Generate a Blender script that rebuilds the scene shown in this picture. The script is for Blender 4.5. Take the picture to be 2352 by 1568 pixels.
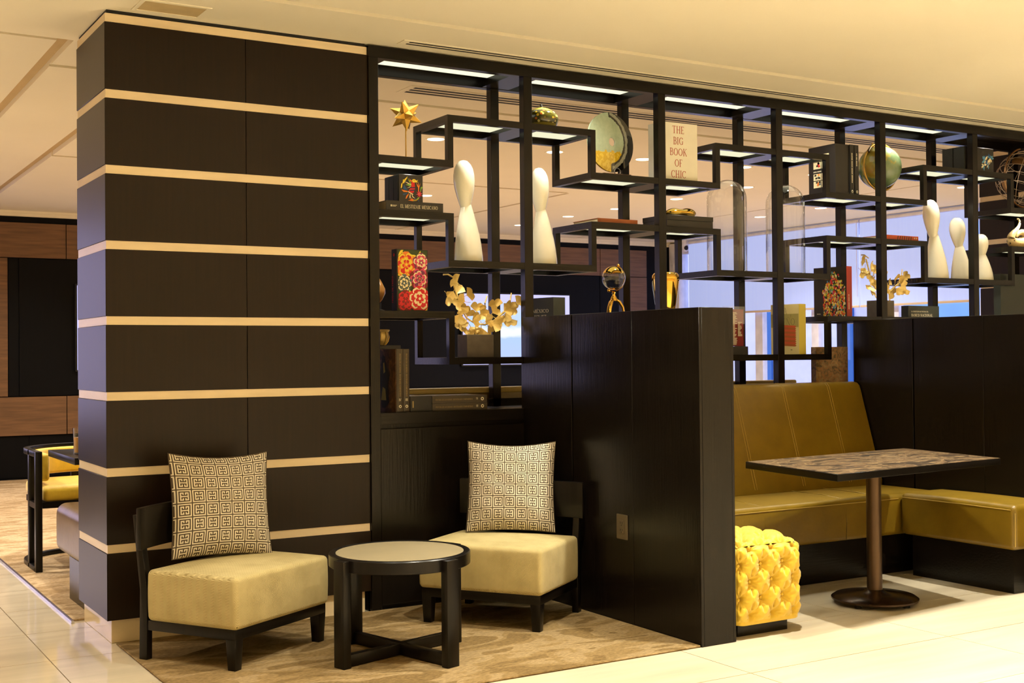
import bpy, bmesh, math, random
from mathutils import Vector, Matrix
random.seed(7)
PI = math.pi
for o in list(bpy.data.objects): bpy.data.objects.remove(o)
scene = bpy.context.scene
COL = scene.collection

# ------------------------------------------------------------------ camera
def view_axes(yaw, pitch, roll):
    fwd = Vector((math.sin(yaw)*math.cos(pitch), math.cos(yaw)*math.cos(pitch), math.sin(pitch)))
    right = Vector((math.cos(yaw), -math.sin(yaw), 0)); up = right.cross(fwd)
    return math.cos(roll)*right+math.sin(roll)*up, -math.sin(roll)*right+math.cos(roll)*up, fwd
cam_data = bpy.data.cameras.new('camera'); cam = bpy.data.objects.new('camera', cam_data); COL.objects.link(cam)
r_, u_, f_ = view_axes(0.54213, 0.01078, -0.00855)
cam.matrix_world = Matrix(((r_.x, u_.x, -f_.x, -1.3212), (r_.y, u_.y, -f_.y, -5.8015), (r_.z, u_.z, -f_.z, 1.3120), (0, 0, 0, 1)))
cam_data.sensor_width = 36.0; cam_data.lens = 43.347; cam_data.clip_end = 200
scene.camera = cam

# ------------------------------------------------------------------ colour management, world, lights
vs = scene.view_settings
vs.view_transform = 'Standard'; vs.look = 'None'; vs.gamma = 1.0; vs.use_curve_mapping = False
vs.exposure = -0.4
scene.cycles.caustics_reflective = False; scene.cycles.caustics_refractive = False

world = bpy.data.worlds.new('sky'); scene.world = world; world.use_nodes = True
bg = world.node_tree.nodes['Background']
bg.inputs[0].default_value = (0.62, 0.70, 1.0, 1); bg.inputs[1].default_value = 3.0

CEIL = 2.92
WARM = (1.0, 0.935, 0.765)
def spot(name, loc, power, color=WARM, size=85, blend=0.5, radius=0.035, aim=None):
    d = bpy.data.lights.new(name, 'SPOT'); d.energy = power; d.color = color
    d.spot_size = math.radians(size); d.spot_blend = blend; d.shadow_soft_size = radius
    o = bpy.data.objects.new(name, d); COL.objects.link(o); o.location = loc
    if aim is not None:
        o.rotation_euler = (Vector(aim)-Vector(loc)).to_track_quat('-Z', 'Y').to_euler()
    return o
# the row of recessed lamps over the seating, an added grid behind the camera bouncing fill onto the ceiling, and the lamps of the lounge behind
for x_, p_ in ((0.2, 230), (1.35, 260), (2.5, 560), (3.65, 380), (4.8, 560), (5.95, 460)): spot('seating_downlight', (x_, -1.81, 2.912), p_, size=86 if 1 < x_ < 3 else 68, blend=0.5)
for i_ in range(8):
    for j_ in range(3): spot('lobby_bounce_fill', (-2.7+1.6*i_, -3.9-1.6*j_, 2.912), 280 if i_ < 2 else 760, size=74, blend=0.5, radius=0.07)
BACK_LAMPS = [(2.93, 2.33), (4.03, 2.40), (4.88, 2.36), (5.92, 2.30), (6.80, 2.33), (6.82, 3.27), (6.78, 4.30), (6.73, 5.30), (6.67, 6.17), (6.66, 7.24), (8.74, 5.18), (8.745, 4.20), (8.745, 2.27), (4.337, 5.25)]
for x_, y_ in BACK_LAMPS: spot('lounge_downlight', (x_, y_, CEIL-0.02), 230, color=(1.0, 0.95, 0.98), size=130, blend=0.9, radius=0.05)
for x_, y_ in ((0.35, 1.9), (1.1, 3.6), (-0.9, 3.0), (-0.8, 5.6), (1.0, 6.6), (-2.0, 1.0), (3.0, 6.4), (-2.4, 4.0)): spot('lounge_downlight', (x_, y_, CEIL-0.02), 260, color=(1.0, 0.90, 0.76), size=140, blend=0.9, radius=0.05)

# ------------------------------------------------------------------ helpers: materials
def lin(c): return tuple((x/255/12.92 if x/255 <= 0.04045 else ((x/255+0.055)/1.055)**2.4) for x in c)
MAT = {}
def mat(name, col, rough=0.5, metal=0.0, spec=0.5, vary=0.12, scale=(6, 6, 6), detail=4, bump=0.0, bscale=None, coat=0.0, sheen=0.0, emit=None, estr=0.0, alt=None):
    """Principled material whose colour is broken up by stretched noise in object space."""
    m = bpy.data.materials.new(name); m.use_nodes = True; nt = m.node_tree; b = nt.nodes['Principled BSDF']
    tc = nt.nodes.new('ShaderNodeTexCoord'); mp = nt.nodes.new('ShaderNodeMapping'); mp.inputs['Scale'].default_value = scale
    nz = nt.nodes.new('ShaderNodeTexNoise'); nz.inputs['Scale'].default_value = 1.0; nz.inputs['Detail'].default_value = detail
    nt.links.new(tc.outputs['Object'], mp.inputs['Vector']); nt.links.new(mp.outputs['Vector'], nz.inputs['Vector'])
    rp = nt.nodes.new('ShaderNodeValToRGB')
    c0 = [c*(1-vary) for c in col]; c1 = list(alt) if alt else [min(1, c*(1+vary)) for c in col]
    rp.color_ramp.elements[0].position = 0.3; rp.color_ramp.elements[1].position = 0.7
    rp.color_ramp.elements[0].color = (*c0, 1); rp.color_ramp.elements[1].color = (*c1, 1)
    nt.links.new(nz.outputs['Fac'], rp.inputs['Fac']); nt.links.new(rp.outputs['Color'], b.inputs['Base Color'])
    b.inputs['Roughness'].default_value = rough; b.inputs['Metallic'].default_value = metal
    b.inputs['Specular IOR Level'].default_value = spec
    b.inputs['Coat Weight'].default_value = coat; b.inputs['Sheen Weight'].default_value = sheen
    if emit: b.inputs['Emission Color'].default_value = (*emit, 1); b.inputs['Emission Strength'].default_value = estr
    if bump:
        n2 = nz
        if bscale:
            mp2 = nt.nodes.new('ShaderNodeMapping'); mp2.inputs['Scale'].default_value = bscale
            n2 = nt.nodes.new('ShaderNodeTexNoise'); n2.inputs['Scale'].default_value = 1.0; n2.inputs['Detail'].default_value = 3
            nt.links.new(tc.outputs['Object'], mp2.inputs['Vector']); nt.links.new(mp2.outputs['Vector'], n2.inputs['Vector'])
        bp = nt.nodes.new('ShaderNodeBump'); bp.inputs['Strength'].default_value = bump; bp.inputs['Distance'].default_value = 0.01
        nt.links.new(n2.outputs['Fac'], bp.inputs['Height']); nt.links.new(bp.outputs['Normal'], b.inputs['Normal'])
    MAT[name] = m
    return m
def flat(name, rgb, rough=0.5, **k): return mat(name, lin(rgb), rough, vary=k.pop('vary', 0.05), **k)
def glow(name, col, strength):
    m = bpy.data.materials.new(name); m.use_nodes = True; nt = m.node_tree; nt.nodes.clear()
    e = nt.nodes.new('ShaderNodeEmission'); o = nt.nodes.new('ShaderNodeOutputMaterial')
    e.inputs[0].default_value = (*col, 1); e.inputs[1].default_value = strength
    nt.links.new(e.outputs[0], o.inputs[0]); MAT[name] = m; return m
def clear_glass(name, tint=(0.97, 0.98, 0.97), edge=0.35, rough=0.02):
    """Thin glass: transparent with a Fresnel reflection."""
    m = bpy.data.materials.new(name); m.use_nodes = True; nt = m.node_tree; nt.nodes.clear()
    t = nt.nodes.new('ShaderNodeBsdfTransparent'); t.inputs[0].default_value = (*tint, 1)
    g = nt.nodes.new('ShaderNodeBsdfGlossy'); g.inputs['Roughness'].default_value = rough
    lw = nt.nodes.new('ShaderNodeLayerWeight'); lw.inputs[0].default_value = 0.5; pw = nt.nodes.new('ShaderNodeMath'); pw.operation = 'POWER'; pw.inputs[1].default_value = 2.6
    nt.links.new(lw.outputs['Facing'], pw.inputs[0]); w = nt.nodes.new('ShaderNodeMath'); w.operation = 'MULTIPLY_ADD'; w.inputs[1].default_value = edge; w.inputs[2].default_value = 0.06; nt.links.new(pw.outputs[0], w.inputs[0])
    mx = nt.nodes.new('ShaderNodeMixShader'); o = nt.nodes.new('ShaderNodeOutputMaterial')
    nt.links.new(w.outputs[0], mx.inputs[0]); nt.links.new(t.outputs[0], mx.inputs[1]); nt.links.new(g.outputs[0], mx.inputs[2]); nt.links.new(mx.outputs[0], o.inputs[0])
    MAT[name] = m; return m

mat('dark_oak', (0.0066, 0.0048, 0.0033), 0.24, spec=0.24, vary=0.35, scale=(90, 90, 4), bump=0.06)
mat('dark_oak_flat', (0.0066, 0.0048, 0.0033), 0.26, spec=0.26, vary=0.35, scale=(5, 90, 90), bump=0.06)
mat('column_laminate', (0.0130, 0.0068, 0.0033), 0.33, spec=0.22, vary=0.14, scale=(70, 70, 2.5))
mat('cream_band', lin((226, 206, 172)), 0.32, spec=0.5, vary=0.06, scale=(4, 4, 30))
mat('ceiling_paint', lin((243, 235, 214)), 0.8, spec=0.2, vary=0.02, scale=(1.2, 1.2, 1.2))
mat('groove_shade', lin((205, 180, 140)), 0.8, spec=0.2, vary=0.04)  # tan darkened to put the shade inside the grooves into the paint
mat('wall_paint', lin((228, 210, 175)), 0.8, spec=0.2, vary=0.03, scale=(1, 1, 1))
mat('black_gap', (0.004, 0.0035, 0.003), 0.7)
mat('marble_tile', lin((212, 199, 174)), 0.07, spec=0.5, vary=0.10, scale=(1.2, 9, 9), detail=7)
mat('plinth_marble', lin((222, 203, 168)), 0.08, spec=0.5, vary=0.10, scale=(3, 3, 8), detail=7)
mat('grout', lin((112, 88, 58)), 0.8)
mat('walnut', lin((112, 80, 52)), 0.45, vary=0.25, scale=(3, 30, 40), bump=0.03)
mat('black_wall_panel', (0.0026, 0.0027, 0.0036), 0.5, spec=0.12, vary=0.15, scale=(40, 40, 3))
mat('charcoal_trim', (0.012, 0.010, 0.009), 0.5)
mat('olive_leather', lin((112, 88, 16)), 0.38, spec=0.45, vary=0.10, scale=(9, 9, 9), bump=0.12, bscale=(38, 38, 38))
mat('olive_leather_stitch', lin((160, 132, 60)), 0.5)
mat('pale_leather', lin((190, 165, 90)), 0.45, vary=0.08)
mat('brown_leather', lin((104, 82, 52)), 0.32, vary=0.12, scale=(8, 8, 8), bump=0.1, bscale=(30, 30, 30))
mat('yellow_velvet', lin((206, 170, 26)), 0.55, sheen=0.4, vary=0.10, scale=(20, 20, 20), bump=0.15, bscale=(60, 60, 25))
mat('black_lacquer', (0.0055, 0.0042, 0.0032), 0.3, spec=0.25, vary=0.3, scale=(60, 60, 4))
mat('beige_stone_top', lin((172, 158, 126)), 0.12, vary=0.05, scale=(6, 6, 6), detail=6)
mat('dark_bronze', lin((80, 60, 40)), 0.30, metal=0.6, vary=0.12, scale=(20, 20, 3))
mat('bronze_base', lin((58, 40, 24)), 0.22, metal=0.6, vary=0.2, scale=(14, 14, 14), bump=0.05)
mat('gold', lin((206, 166, 76)), 0.32, metal=0.55, vary=0.10, scale=(15, 15, 15))
mat('polished_gold', lin((222, 178, 78)), 0.07, metal=1.0, vary=0.03)
mat('antique_gold', lin((222, 192, 116)), 0.42, metal=0.30, vary=0.25, scale=(30, 30, 30), bump=0.1, bscale=(70, 70, 20))
mat('white_ceramic', lin((244, 241, 226)), 0.12, spec=0.5, vary=0.03, scale=(8, 8, 8), coat=0.4)
mat('grey_stone', lin((86, 76, 64)), 0.55, vary=0.2, scale=(20, 20, 20))
mat('paper', lin((225, 210, 175)), 0.8, vary=0.12, scale=(2, 2, 220))
mat('steel_strip', lin((190, 190, 195)), 0.2, metal=1.0)
mat('white_frame', lin((235, 235, 245)), 0.5)
mat('blind_fabric', lin((165, 180, 225)), 0.9, vary=0.03, scale=(30, 30, 1), emit=(0.44, 0.55, 1.0), estr=0.85)  # emission stands in for daylight coming through the cloth
mat('sheen_blind', lin((190, 190, 225)), 0.9, vary=0.03, emit=(0.62, 0.58, 1.0), estr=2.4)  # strong glow added to lay a lavender sheen on the column
mat('vent_metal', lin((205, 182, 138)), 0.5)
mat('plastic_brown', lin((78, 66, 46)), 0.4)
clear_glass('dome_glass', (0.97, 0.975, 0.97), 1.0)
clear_glass('window_glass', (0.97, 0.98, 1.0), 0.25)
clear_glass('crystal', (0.9, 0.92, 0.95), 0.9)
glow('shelf_led', (1.0, 0.97, 0.66), 1.25)
glow('top_led', (1.0, 0.97, 0.72), 1.45)
glow('lamp_lens', (1.0, 0.90, 0.68), 9.0)

# ------------------------------------------------------------------ helpers: meshes
class MB:
    def __init__(s): s.v = []; s.f = []; s.m = []
    def add(s, vs_, fs_, mi=0):
        o = len(s.v); s.v += [tuple(v) for v in vs_]; s.f += [tuple(i+o for i in f) for f in fs_]; s.m += [mi]*len(fs_); return s
    def box(s, x0, y0, z0, x1, y1, z1, mi=0):
        return s.add([(x0,y0,z0),(x1,y0,z0),(x1,y1,z0),(x0,y1,z0),(x0,y0,z1),(x1,y0,z1),(x1,y1,z1),(x0,y1,z1)],
                     [(3,2,1,0),(4,5,6,7),(0,1,5,4),(1,2,6,5),(2,3,7,6),(3,0,4,7)], mi)
    def prism(s, poly, a, b, axis='z', mi=0):
        n = len(poly)
        def p(q, t): return (q[0], q[1], t) if axis == 'z' else ((q[0], t, q[1]) if axis == 'y' else (t, q[0], q[1]))
        area = sum(poly[i][0]*poly[(i+1) % n][1]-poly[(i+1) % n][0]*poly[i][1] for i in range(n))
        flip = (area < 0) ^ (axis == 'y')
        vs_ = [p(q, a) for q in poly]+[p(q, b) for q in poly]
        fs_ = [tuple(range(n-1, -1, -1)), tuple(range(n, 2*n))]+[(i, (i+1) % n, n+(i+1) % n, n+i) for i in range(n)]
        if flip: fs_ = [tuple(reversed(f)) for f in fs_]
        return s.add(vs_, fs_, mi)
    def lathe(s, prof, n=24, c=(0, 0, 0), mi=0, mtx=None):
        vs_ = []; fs_ = []; rings = []
        for r, z in prof:
            if r < 1e-6: rings.append([len(vs_)]); vs_.append(Vector((0, 0, z)))
            else:
                rings.append(list(range(len(vs_), len(vs_)+n)))
                vs_ += [Vector((r*math.cos(2*PI*i/n), r*math.sin(2*PI*i/n), z)) for i in range(n)]
        for a, b in zip(rings, rings[1:]):
            for i in range(n):
                j = (i+1) % n
                if len(a) == 1 and len(b) == 1: break
                if len(a) == 1: fs_.append((a[0], b[j], b[i]))
                elif len(b) == 1: fs_.append((a[i], a[j], b[0]))
                else: fs_.append((a[i], a[j], b[j], b[i]))
        if mtx is not None: vs_ = [mtx @ v for v in vs_]
        return s.add([v+Vector(c) for v in vs_], fs_, mi)
    def tube(s, pts, r, n=8, mi=0, closed=False):
        pts = [Vector(p) for p in pts]; vs_ = []; fs_ = []; N = len(pts); up = Vector((0, 0, 1))
        for i, p in enumerate(pts):
            if closed: t = pts[(i+1) % N]-pts[i-1]
            else: t = pts[min(i+1, N-1)]-pts[max(i-1, 0)]
            t.normalize(); a = t.cross(up)
            if a.length < 1e-3: a = t.cross(Vector((0, 1, 0)))
            a.normalize(); b = a.cross(t); b.normalize()
            rr = r[i] if isinstance(r, (list, tuple)) else r
            vs_ += [p+rr*(math.cos(2*PI*k/n)*a+math.sin(2*PI*k/n)*b) for k in range(n)]
        for i in range(N if closed else N-1):
            j = (i+1) % N
            for k in range(n): fs_.append((i*n+k, i*n+(k+1) % n, j*n+(k+1) % n, j*n+k))
        if not closed: fs_ += [tuple(range(n-1, -1, -1)), tuple(range((N-1)*n, N*n))]
        return s.add(vs_, fs_, mi)
    def ball(s, c, r, mi=0, n=16, k=10, sz=1.0):
        return s.lathe([(r*math.sin(PI*i/k), -r*math.cos(PI*i/k)*sz) for i in range(k+1)], n, c, mi)
    def disc(s, poly, mi=0): return s.add(poly, [tuple(range(len(poly)))], mi)
    def xf(s, mtx): s.v = [tuple(mtx @ Vector(v)) for v in s.v]; return s
    def mesh(s, name, mats, smooth=False, bevel=0.0, seg=2, fix=False):
        me = bpy.data.meshes.new(name); me.from_pydata(s.v, [], s.f)
        for m in (mats if isinstance(mats, (list, tuple)) else [mats]): me.materials.append(MAT[m])
        me.polygons.foreach_set('material_index', s.m)
        if bevel or fix:
            bm = bmesh.new(); bm.from_mesh(me)
            if fix: bmesh.ops.remove_doubles(bm, verts=bm.verts, dist=1e-5); bmesh.ops.recalc_face_normals(bm, faces=bm.faces)
            if bevel:
                ed = [e for e in bm.edges if len(e.link_faces) == 2 and e.calc_face_angle(0) > 0.5]
                bmesh.ops.bevel(bm, geom=ed, offset=bevel, segments=seg, affect='EDGES', profile=0.5, clamp_overlap=True)
            bm.to_mesh(me); bm.free()
        if smooth or bevel:
            me.polygons.foreach_set('use_smooth', [True]*len(me.polygons)); me.set_sharp_from_angle(angle=math.radians(smooth if isinstance(smooth, (int, float)) and smooth > 1 else 40))
        me.update(); return me
def wloc(o):
    v = Vector((0, 0, 0))
    while o is not None: v += Vector(o.location); o = o.parent
    return v
def put(name, me, parent=None, loc=(0, 0, 0), rot=(0, 0, 0)):
    o = bpy.data.objects.new(name, me); COL.objects.link(o); o.parent = parent; o.location = loc; o.rotation_euler = rot; return o
def part(name, mb, mats, parent, world=False, **k):
    """A mesh under a thing; world=True means its vertices were written in room coordinates."""
    if world:
        w = wloc(parent); mb.v = [(x-w.x, y-w.y, z-w.z) for x, y, z in mb.v]
    return put(name, mb.mesh(name, mats, **k), parent)
def tag(o, label, cat, group=None):
    o['label'] = label; o['category'] = cat
    if group: o['group'] = group
    return o
def thing(name, label, cat, loc=(0, 0, 0), rz=0.0, group=None):
    o = bpy.data.objects.new(name, None); COL.objects.link(o); o.location = loc; o.rotation_euler = (0, 0, rz); o.empty_display_size = 0.05
    return tag(o, label, cat, group)
def structure(name, mb, mats, loc=(0, 0, 0), **k):
    mb.v = [(x-loc[0], y-loc[1], z-loc[2]) for x, y, z in mb.v]
    o = put(name, mb.mesh(name, mats, **k), None, loc); o['kind'] = 'structure'; return o
def bx(*a, mi=0): return MB().box(*a, mi=mi)
def rrect(w, h, r, n=5):
    """outline of a rounded rectangle centred on the origin"""
    out = []
    for cx, cy, a0 in ((w/2-r, h/2-r, 0), (-w/2+r, h/2-r, 90), (-w/2+r, -h/2+r, 180), (w/2-r, -h/2+r, 270)):
        out += [(cx+r*math.cos(math.radians(a0+90*i/n)), cy+r*math.sin(math.radians(a0+90*i/n))) for i in range(n+1)]
    return out

# ------------------------------------------------------------------ helpers: serif lettering built from strokes
K, N = 0.15, 0.06
G = {}
def gl(ch, w, *s): G[ch] = (w, s)
def V(x, y0=0, y1=1, w=K): return ('l', x, y0, x, y1, w)
def Hh(y, x0, x1, w=N): return ('l', x0, y, x1, y, w)
def sf(x, y): return ('l', x-0.15, y+(0.02 if y < 0.5 else -0.02), x+0.15, y+(0.02 if y < 0.5 else -0.02), 0.04)
def D(x0, y0, x1, y1, w=K): return ('l', x0, y0, x1, y1, w)
def A(cx, cy, rx, ry, a0, a1, w0=0.11): return ('a', cx, cy, rx, ry, a0, a1, w0)
gl('I', .42, V(.21), sf(.21, 0), sf(.21, 1)); gl('H', .95, V(.2), V(.75), Hh(.5, .2, .75), sf(.2, 0), sf(.2, 1), sf(.75, 0), sf(.75, 1))
gl('T', .84, V(.42), Hh(.97, .04, .80), V(.06, .80, 1, .05), V(.78, .80, 1, .05), sf(.42, 0))
gl('E', .74, V(.2), Hh(.97, .06, .64), Hh(.51, .2, .52), Hh(.03, .06, .66), V(.63, .80, 1, .05), V(.65, 0, .22, .05), V(.52, .42, .60, .04))
gl('F', .68, V(.2), Hh(.97, .06, .62), Hh(.51, .2, .50), V(.61, .80, 1, .05), sf(.2, 0)); gl('L', .70, V(.2), Hh(.03, .06, .64), V(.64, 0, .22, .05), sf(.2, 1))
gl('B', .78, V(.2), Hh(.97, .06, .42), Hh(.53, .2, .44), Hh(.03, .06, .44), A(.40, .75, .24, .22, -90, 90), A(.42, .28, .27, .25, -90, 90))
gl('D', .92, V(.2), Hh(.97, .06, .42), Hh(.03, .06, .42), A(.40, .5, .40, .47, -90, 90)); gl('P', .74, V(.2), Hh(.97, .06, .42), Hh(.48, .2, .42), A(.40, .725, .26, .245, -90, 90), sf(.2, 0))
gl('R', .84, V(.2), Hh(.97, .06, .42), Hh(.5, .2, .42), A(.40, .735, .25, .235, -90, 90), D(.42, .5, .74, .02, .12), sf(.2, 0), sf(.76, 0))
gl('O', .98, A(.49, .5, .38, .46, 0, 360, .12)); gl('C', .90, A(.5, .5, .40, .46, 42, 318, .12), V(.80, .68, .94, .05)); gl('G', .98, A(.5, .5, .40, .46, 42, 318, .12), V(.80, .08, .46, .12), Hh(.46, .64, .94, .04), V(.80, .70, .94, .05))
gl('K', .90, V(.2), D(.22, .45, .72, .98, .06), D(.40, .58, .76, .02, .13), sf(.2, 0), sf(.2, 1), sf(.74, 1), sf(.76, 0))
gl('M', 1.12, V(.18, w=.06), V(.92), D(.2, .98, .54, .05, .12), D(.54, .05, .9, .98, .05), sf(.18, 0), sf(.18, 1), sf(.92, 0), sf(.92, 1))
gl('N', .98, V(.2, w=.06), V(.78, w=.06), D(.2, .98, .78, .03, .14), sf(.2, 0), sf(.18, 1), sf(.78, 1)); gl('A', .90, D(.12, .02, .45, .98, .05), D(.45, .98, .76, .02, .13), Hh(.34, .24, .62, .05), sf(.12, 0), sf(.76, 0))
gl('X', .88, D(.14, .98, .72, .02, .13), D(.72, .98, .14, .02, .05), sf(.14, 0), sf(.74, 0), sf(.14, 1), sf(.72, 1)); gl('Z', .76, Hh(.97, .08, .66), Hh(.03, .08, .68), D(.64, .96, .12, .04, .13), V(.09, .8, 1, .05), V(.67, 0, .2, .05))
gl('V', .88, D(.14, .98, .44, .02, .13), D(.44, .02, .74, .98, .05), sf(.14, 1), sf(.74, 1)); gl('Y', .84, D(.14, .98, .42, .48, .12), D(.42, .48, .72, .98, .05), V(.42, 0, .5), sf(.42, 0), sf(.14, 1), sf(.72, 1))
gl('S', .66, A(.33, .74, .22, .23, 40, 270, .10), A(.33, .27, .24, .24, -140, 90, .10), V(.54, .76, .94, .05), V(.10, .06, .24, .05)); gl('J', .46, V(.28, .12), A(.14, .10, .14, .16, -120, 0, .09), sf(.28, 1))
gl('U', .92, V(.2, .3, 1), V(.74, .3, 1, .06), A(.47, .32, .265, .28, 180, 360, .10), sf(.2, 1), sf(.74, 1)); gl('1', .48, V(.25, w=.12), sf(.25, 0), D(.10, .84, .25, .98, .05)); gl('5', .62, Hh(.95, .18, .54, .08), V(.18, .55, .97, .06), A(.29, .32, .24, .30, -140, 130, .10)); gl('2', .62, A(.30, .72, .22, .24, -20, 165, .10), D(.50, .66, .10, .06, .08), Hh(.05, .08, .56, .09)); gl('8', .64, A(.32, .74, .19, .22, 0, 360, .09), A(.32, .27, .23, .25, 0, 360, .09)); gl('-', .36, Hh(.36, .04, .32, .08)); gl(' ', .36)
gl('É', .74, *G['E'][1], D(.34, 1.08, .52, 1.24, .06)); gl('Ñ', .98, *G['N'][1], D(.28, 1.10, .48, 1.18, .05), D(.48, 1.18, .68, 1.12, .05)); gl('Ó', .98, *G['O'][1], D(.44, 1.08, .62, 1.24, .06)); gl('.', .26, D(.08, .03, .18, .03, .08)); gl('Í', .42, *G['I'][1], D(.18, 1.08, .34, 1.24, .06))
def letters(text, h, x0=0.0, z0=0.0, y=0.0, track=0.04, mi=0, mb=None, squeeze=1.0, center=False, fat=1.0):
    """Text standing in the x-z plane facing -y; h = cap height."""
    mb = mb or MB(); sx = h*squeeze
    tw = sum((G[c][0]+track) for c in text)*sx
    x = x0-tw/2 if center else x0
    for c in text:
        w, st = G[c]
        for s_ in st:
            if s_[0] == 'l':
                _, ax, ay, bx_, by, t = s_; t *= fat; dx, dy = bx_-ax, by-ay; L = math.hypot(dx, dy) or 1; nx, ny = -dy/L*t/2, dx/L*t/2
                pts = [(ax-nx, ay-ny), (bx_-nx, by-ny), (bx_+nx, by+ny), (ax+nx, ay+ny)]
                mb.disc([(x+p[0]*sx, y, z0+p[1]*h) for p in pts], mi)
            else:
                _, cx, cy, rx, ry, a0, a1, t = s_; t *= fat; n = max(4, int(abs(a1-a0)/24))
                for i in range(n):
                    q = []
                    for a, sgn in ((a0+(a1-a0)*i/n, 0), (a0+(a1-a0)*(i+1)/n, 0), (a0+(a1-a0)*(i+1)/n, 1), (a0+(a1-a0)*i/n, 1)):
                        ca, sa = math.cos(math.radians(a)), math.sin(math.radians(a)); k = 0.5*t*(0.55+0.75*abs(ca)); k = k if sgn == 0 else -k
                        q.append((x+(cx+(rx+k)*ca)*sx, y, z0+(cy+(ry+k*0.8)*sa)*h))
                    mb.disc(q, mi)
        x += (w+track)*sx
    return mb
def text_width(text, h, track=0.04, squeeze=1.0): return sum((G[c][0]+track) for c in text)*h*squeeze

def print_lines(words, h, seed, gap=0.45):
    """Unreadable small print: a row of word-sized bars in the x-z plane."""
    rng = random.Random(seed); mb = MB(); x = 0.0
    for _ in range(words):
        for _ in range(rng.randint(3, 8)):
            w_ = h*rng.uniform(0.45, 0.75); mb.disc([(x, 0, 0), (x+w_, 0, 0), (x+w_, 0, h*rng.uniform(0.75, 1.0)), (x, 0, h*rng.uniform(0.75, 1.0))]); x += w_+h*0.18
        x += h*gap
    return mb

# ------------------------------------------------------------------ carpet material (cut pile with contour patches)
def carpet_material(name, a, b, c, seed, blue=0.0):
    m = bpy.data.materials.new(name); m.use_nodes = True; nt = m.node_tree; bs = nt.nodes['Principled BSDF']; L = nt.links
    tc = nt.nodes.new('ShaderNodeTexCoord'); mp = nt.nodes.new('ShaderNodeMapping'); mp.inputs['Scale'].default_value = (2.2, 5.2, 1); mp.inputs['Location'].default_value = (seed, seed*1.7, 0); mp.inputs['Rotation'].default_value = (0, 0, 0.25)
    n1 = nt.nodes.new('ShaderNodeTexNoise'); n1.inputs['Scale'].default_value = 1.0; n1.inputs['Detail'].default_value = 2.2; n1.inputs['Distortion'].default_value = 0.9
    L.new(tc.outputs['Object'], mp.inputs['Vector']); L.new(mp.outputs['Vector'], n1.inputs['Vector'])
    r1 = nt.nodes.new('ShaderNodeValToRGB'); cr = r1.color_ramp; cr.interpolation = 'EASE'
    cr.elements[0].position = 0.41; cr.elements[0].color = (*a, 1); cr.elements[1].position = 0.43; cr.elements[1].color = (*b, 1)
    e = cr.elements.new(0.50); e.color = (*b, 1); e = cr.elements.new(0.52); e.color = (*c, 1); e = cr.elements.new(0.60); e.color = (*c, 1); e = cr.elements.new(0.62); e.color = (*a, 1)
    L.new(n1.outputs['Fac'], r1.inputs['Fac'])
    mp2 = nt.nodes.new('ShaderNodeMapping'); mp2.inputs['Scale'].default_value = (60, 190, 60); n2 = nt.nodes.new('ShaderNodeTexNoise'); n2.inputs['Scale'].default_value = 1.0; n2.inputs['Detail'].default_value = 4
    L.new(tc.outputs['Object'], mp2.inputs['Vector']); L.new(mp2.outputs['Vector'], n2.inputs['Vector'])
    r2 = nt.nodes.new('ShaderNodeValToRGB'); r2.color_ramp.elements[0].position = 0.30; r2.color_ramp.elements[1].position = 0.75; r2.color_ramp.elements[0].color = (0.62, 0.60, 0.56, 1); r2.color_ramp.elements[1].color = (1.22, 1.2, 1.15, 1)
    L.new(n2.outputs['Fac'], r2.inputs['Fac'])
    mx = nt.nodes.new('ShaderNodeMix'); mx.data_type = 'RGBA'; mx.blend_type = 'MULTIPLY'; mx.inputs[0].default_value = 1.0
    L.new(r1.outputs['Color'], mx.inputs[6]); L.new(r2.outputs['Color'], mx.inputs[7]); L.new(mx.outputs[2], bs.inputs['Base Color'])
    ad = nt.nodes.new('ShaderNodeMath'); ad.operation = 'ADD'; L.new(n2.outputs['Fac'], ad.inputs[0]); L.new(n1.outputs['Fac'], ad.inputs[1])
    bp = nt.nodes.new('ShaderNodeBump'); bp.inputs['Strength'].default_value = 0.45; bp.inputs['Distance'].default_value = 0.006; L.new(ad.outputs[0], bp.inputs['Height']); L.new(bp.outputs['Normal'], bs.inputs['Normal'])
    bs.inputs['Roughness'].default_value = 0.95; bs.inputs['Specular IOR Level'].default_value = 0.1; MAT[name] = m
carpet_material('tan_carpet', lin((128, 106, 70)), lin((144, 121, 83)), lin((158, 136, 100)), 0.0)
carpet_material('lounge_carpet', lin((170, 144, 108)), lin((188, 162, 126)), lin((198, 174, 140)), 3.0)

# ------------------------------------------------------------------ floor
ZF = 0.0
fl = MB().box(-6, -9, -0.06, 10.3, 8.6, -0.008, 0)
for a_ in ((-6, -9, 10.3, -3.16), (-6, -3.16, -1.479, 8.6), (6.921, -3.16, 10.3, 0.57)): fl.box(a_[0], a_[1], -0.009, a_[2], a_[3], 0.0, 1)
floor = structure('floor', fl, ['grout', 'marble_tile'])
TX, TY = 1.2, 0.6
tile_me = MB().box(0.0022, 0.0022, -0.008, TX-0.0022, TY-0.0022, 0.0).mesh('tile', 'marble_tile')
for i in range(-3, 4):
    for j in range(-2, 10):
        x, y = 2.121+TX*i, -1.96+TY*j
        if x > -0.1 and y > 0.57 and x > 0: continue                    # under the lounge carpet
        if x >= 0.03 and x+TX <= 2.13 and y >= -1.51 and y+TY <= 0.3: continue
        if x > 0.8 and y > 0.2: continue
        if y > 0.6 and x+TX > 0.95: continue
        put('tile', tile_me, floor, (x, y, 0))
cp = MB().box(0.035, -1.508, 0.0005, 2.236, -0.015, 0.010); alc = put('carpet', cp.mesh('carpet', 'tan_carpet', bevel=0.004, seg=1))
tag(alc, 'tan patterned carpet under the two armless chairs and round side table', 'carpet')
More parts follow.
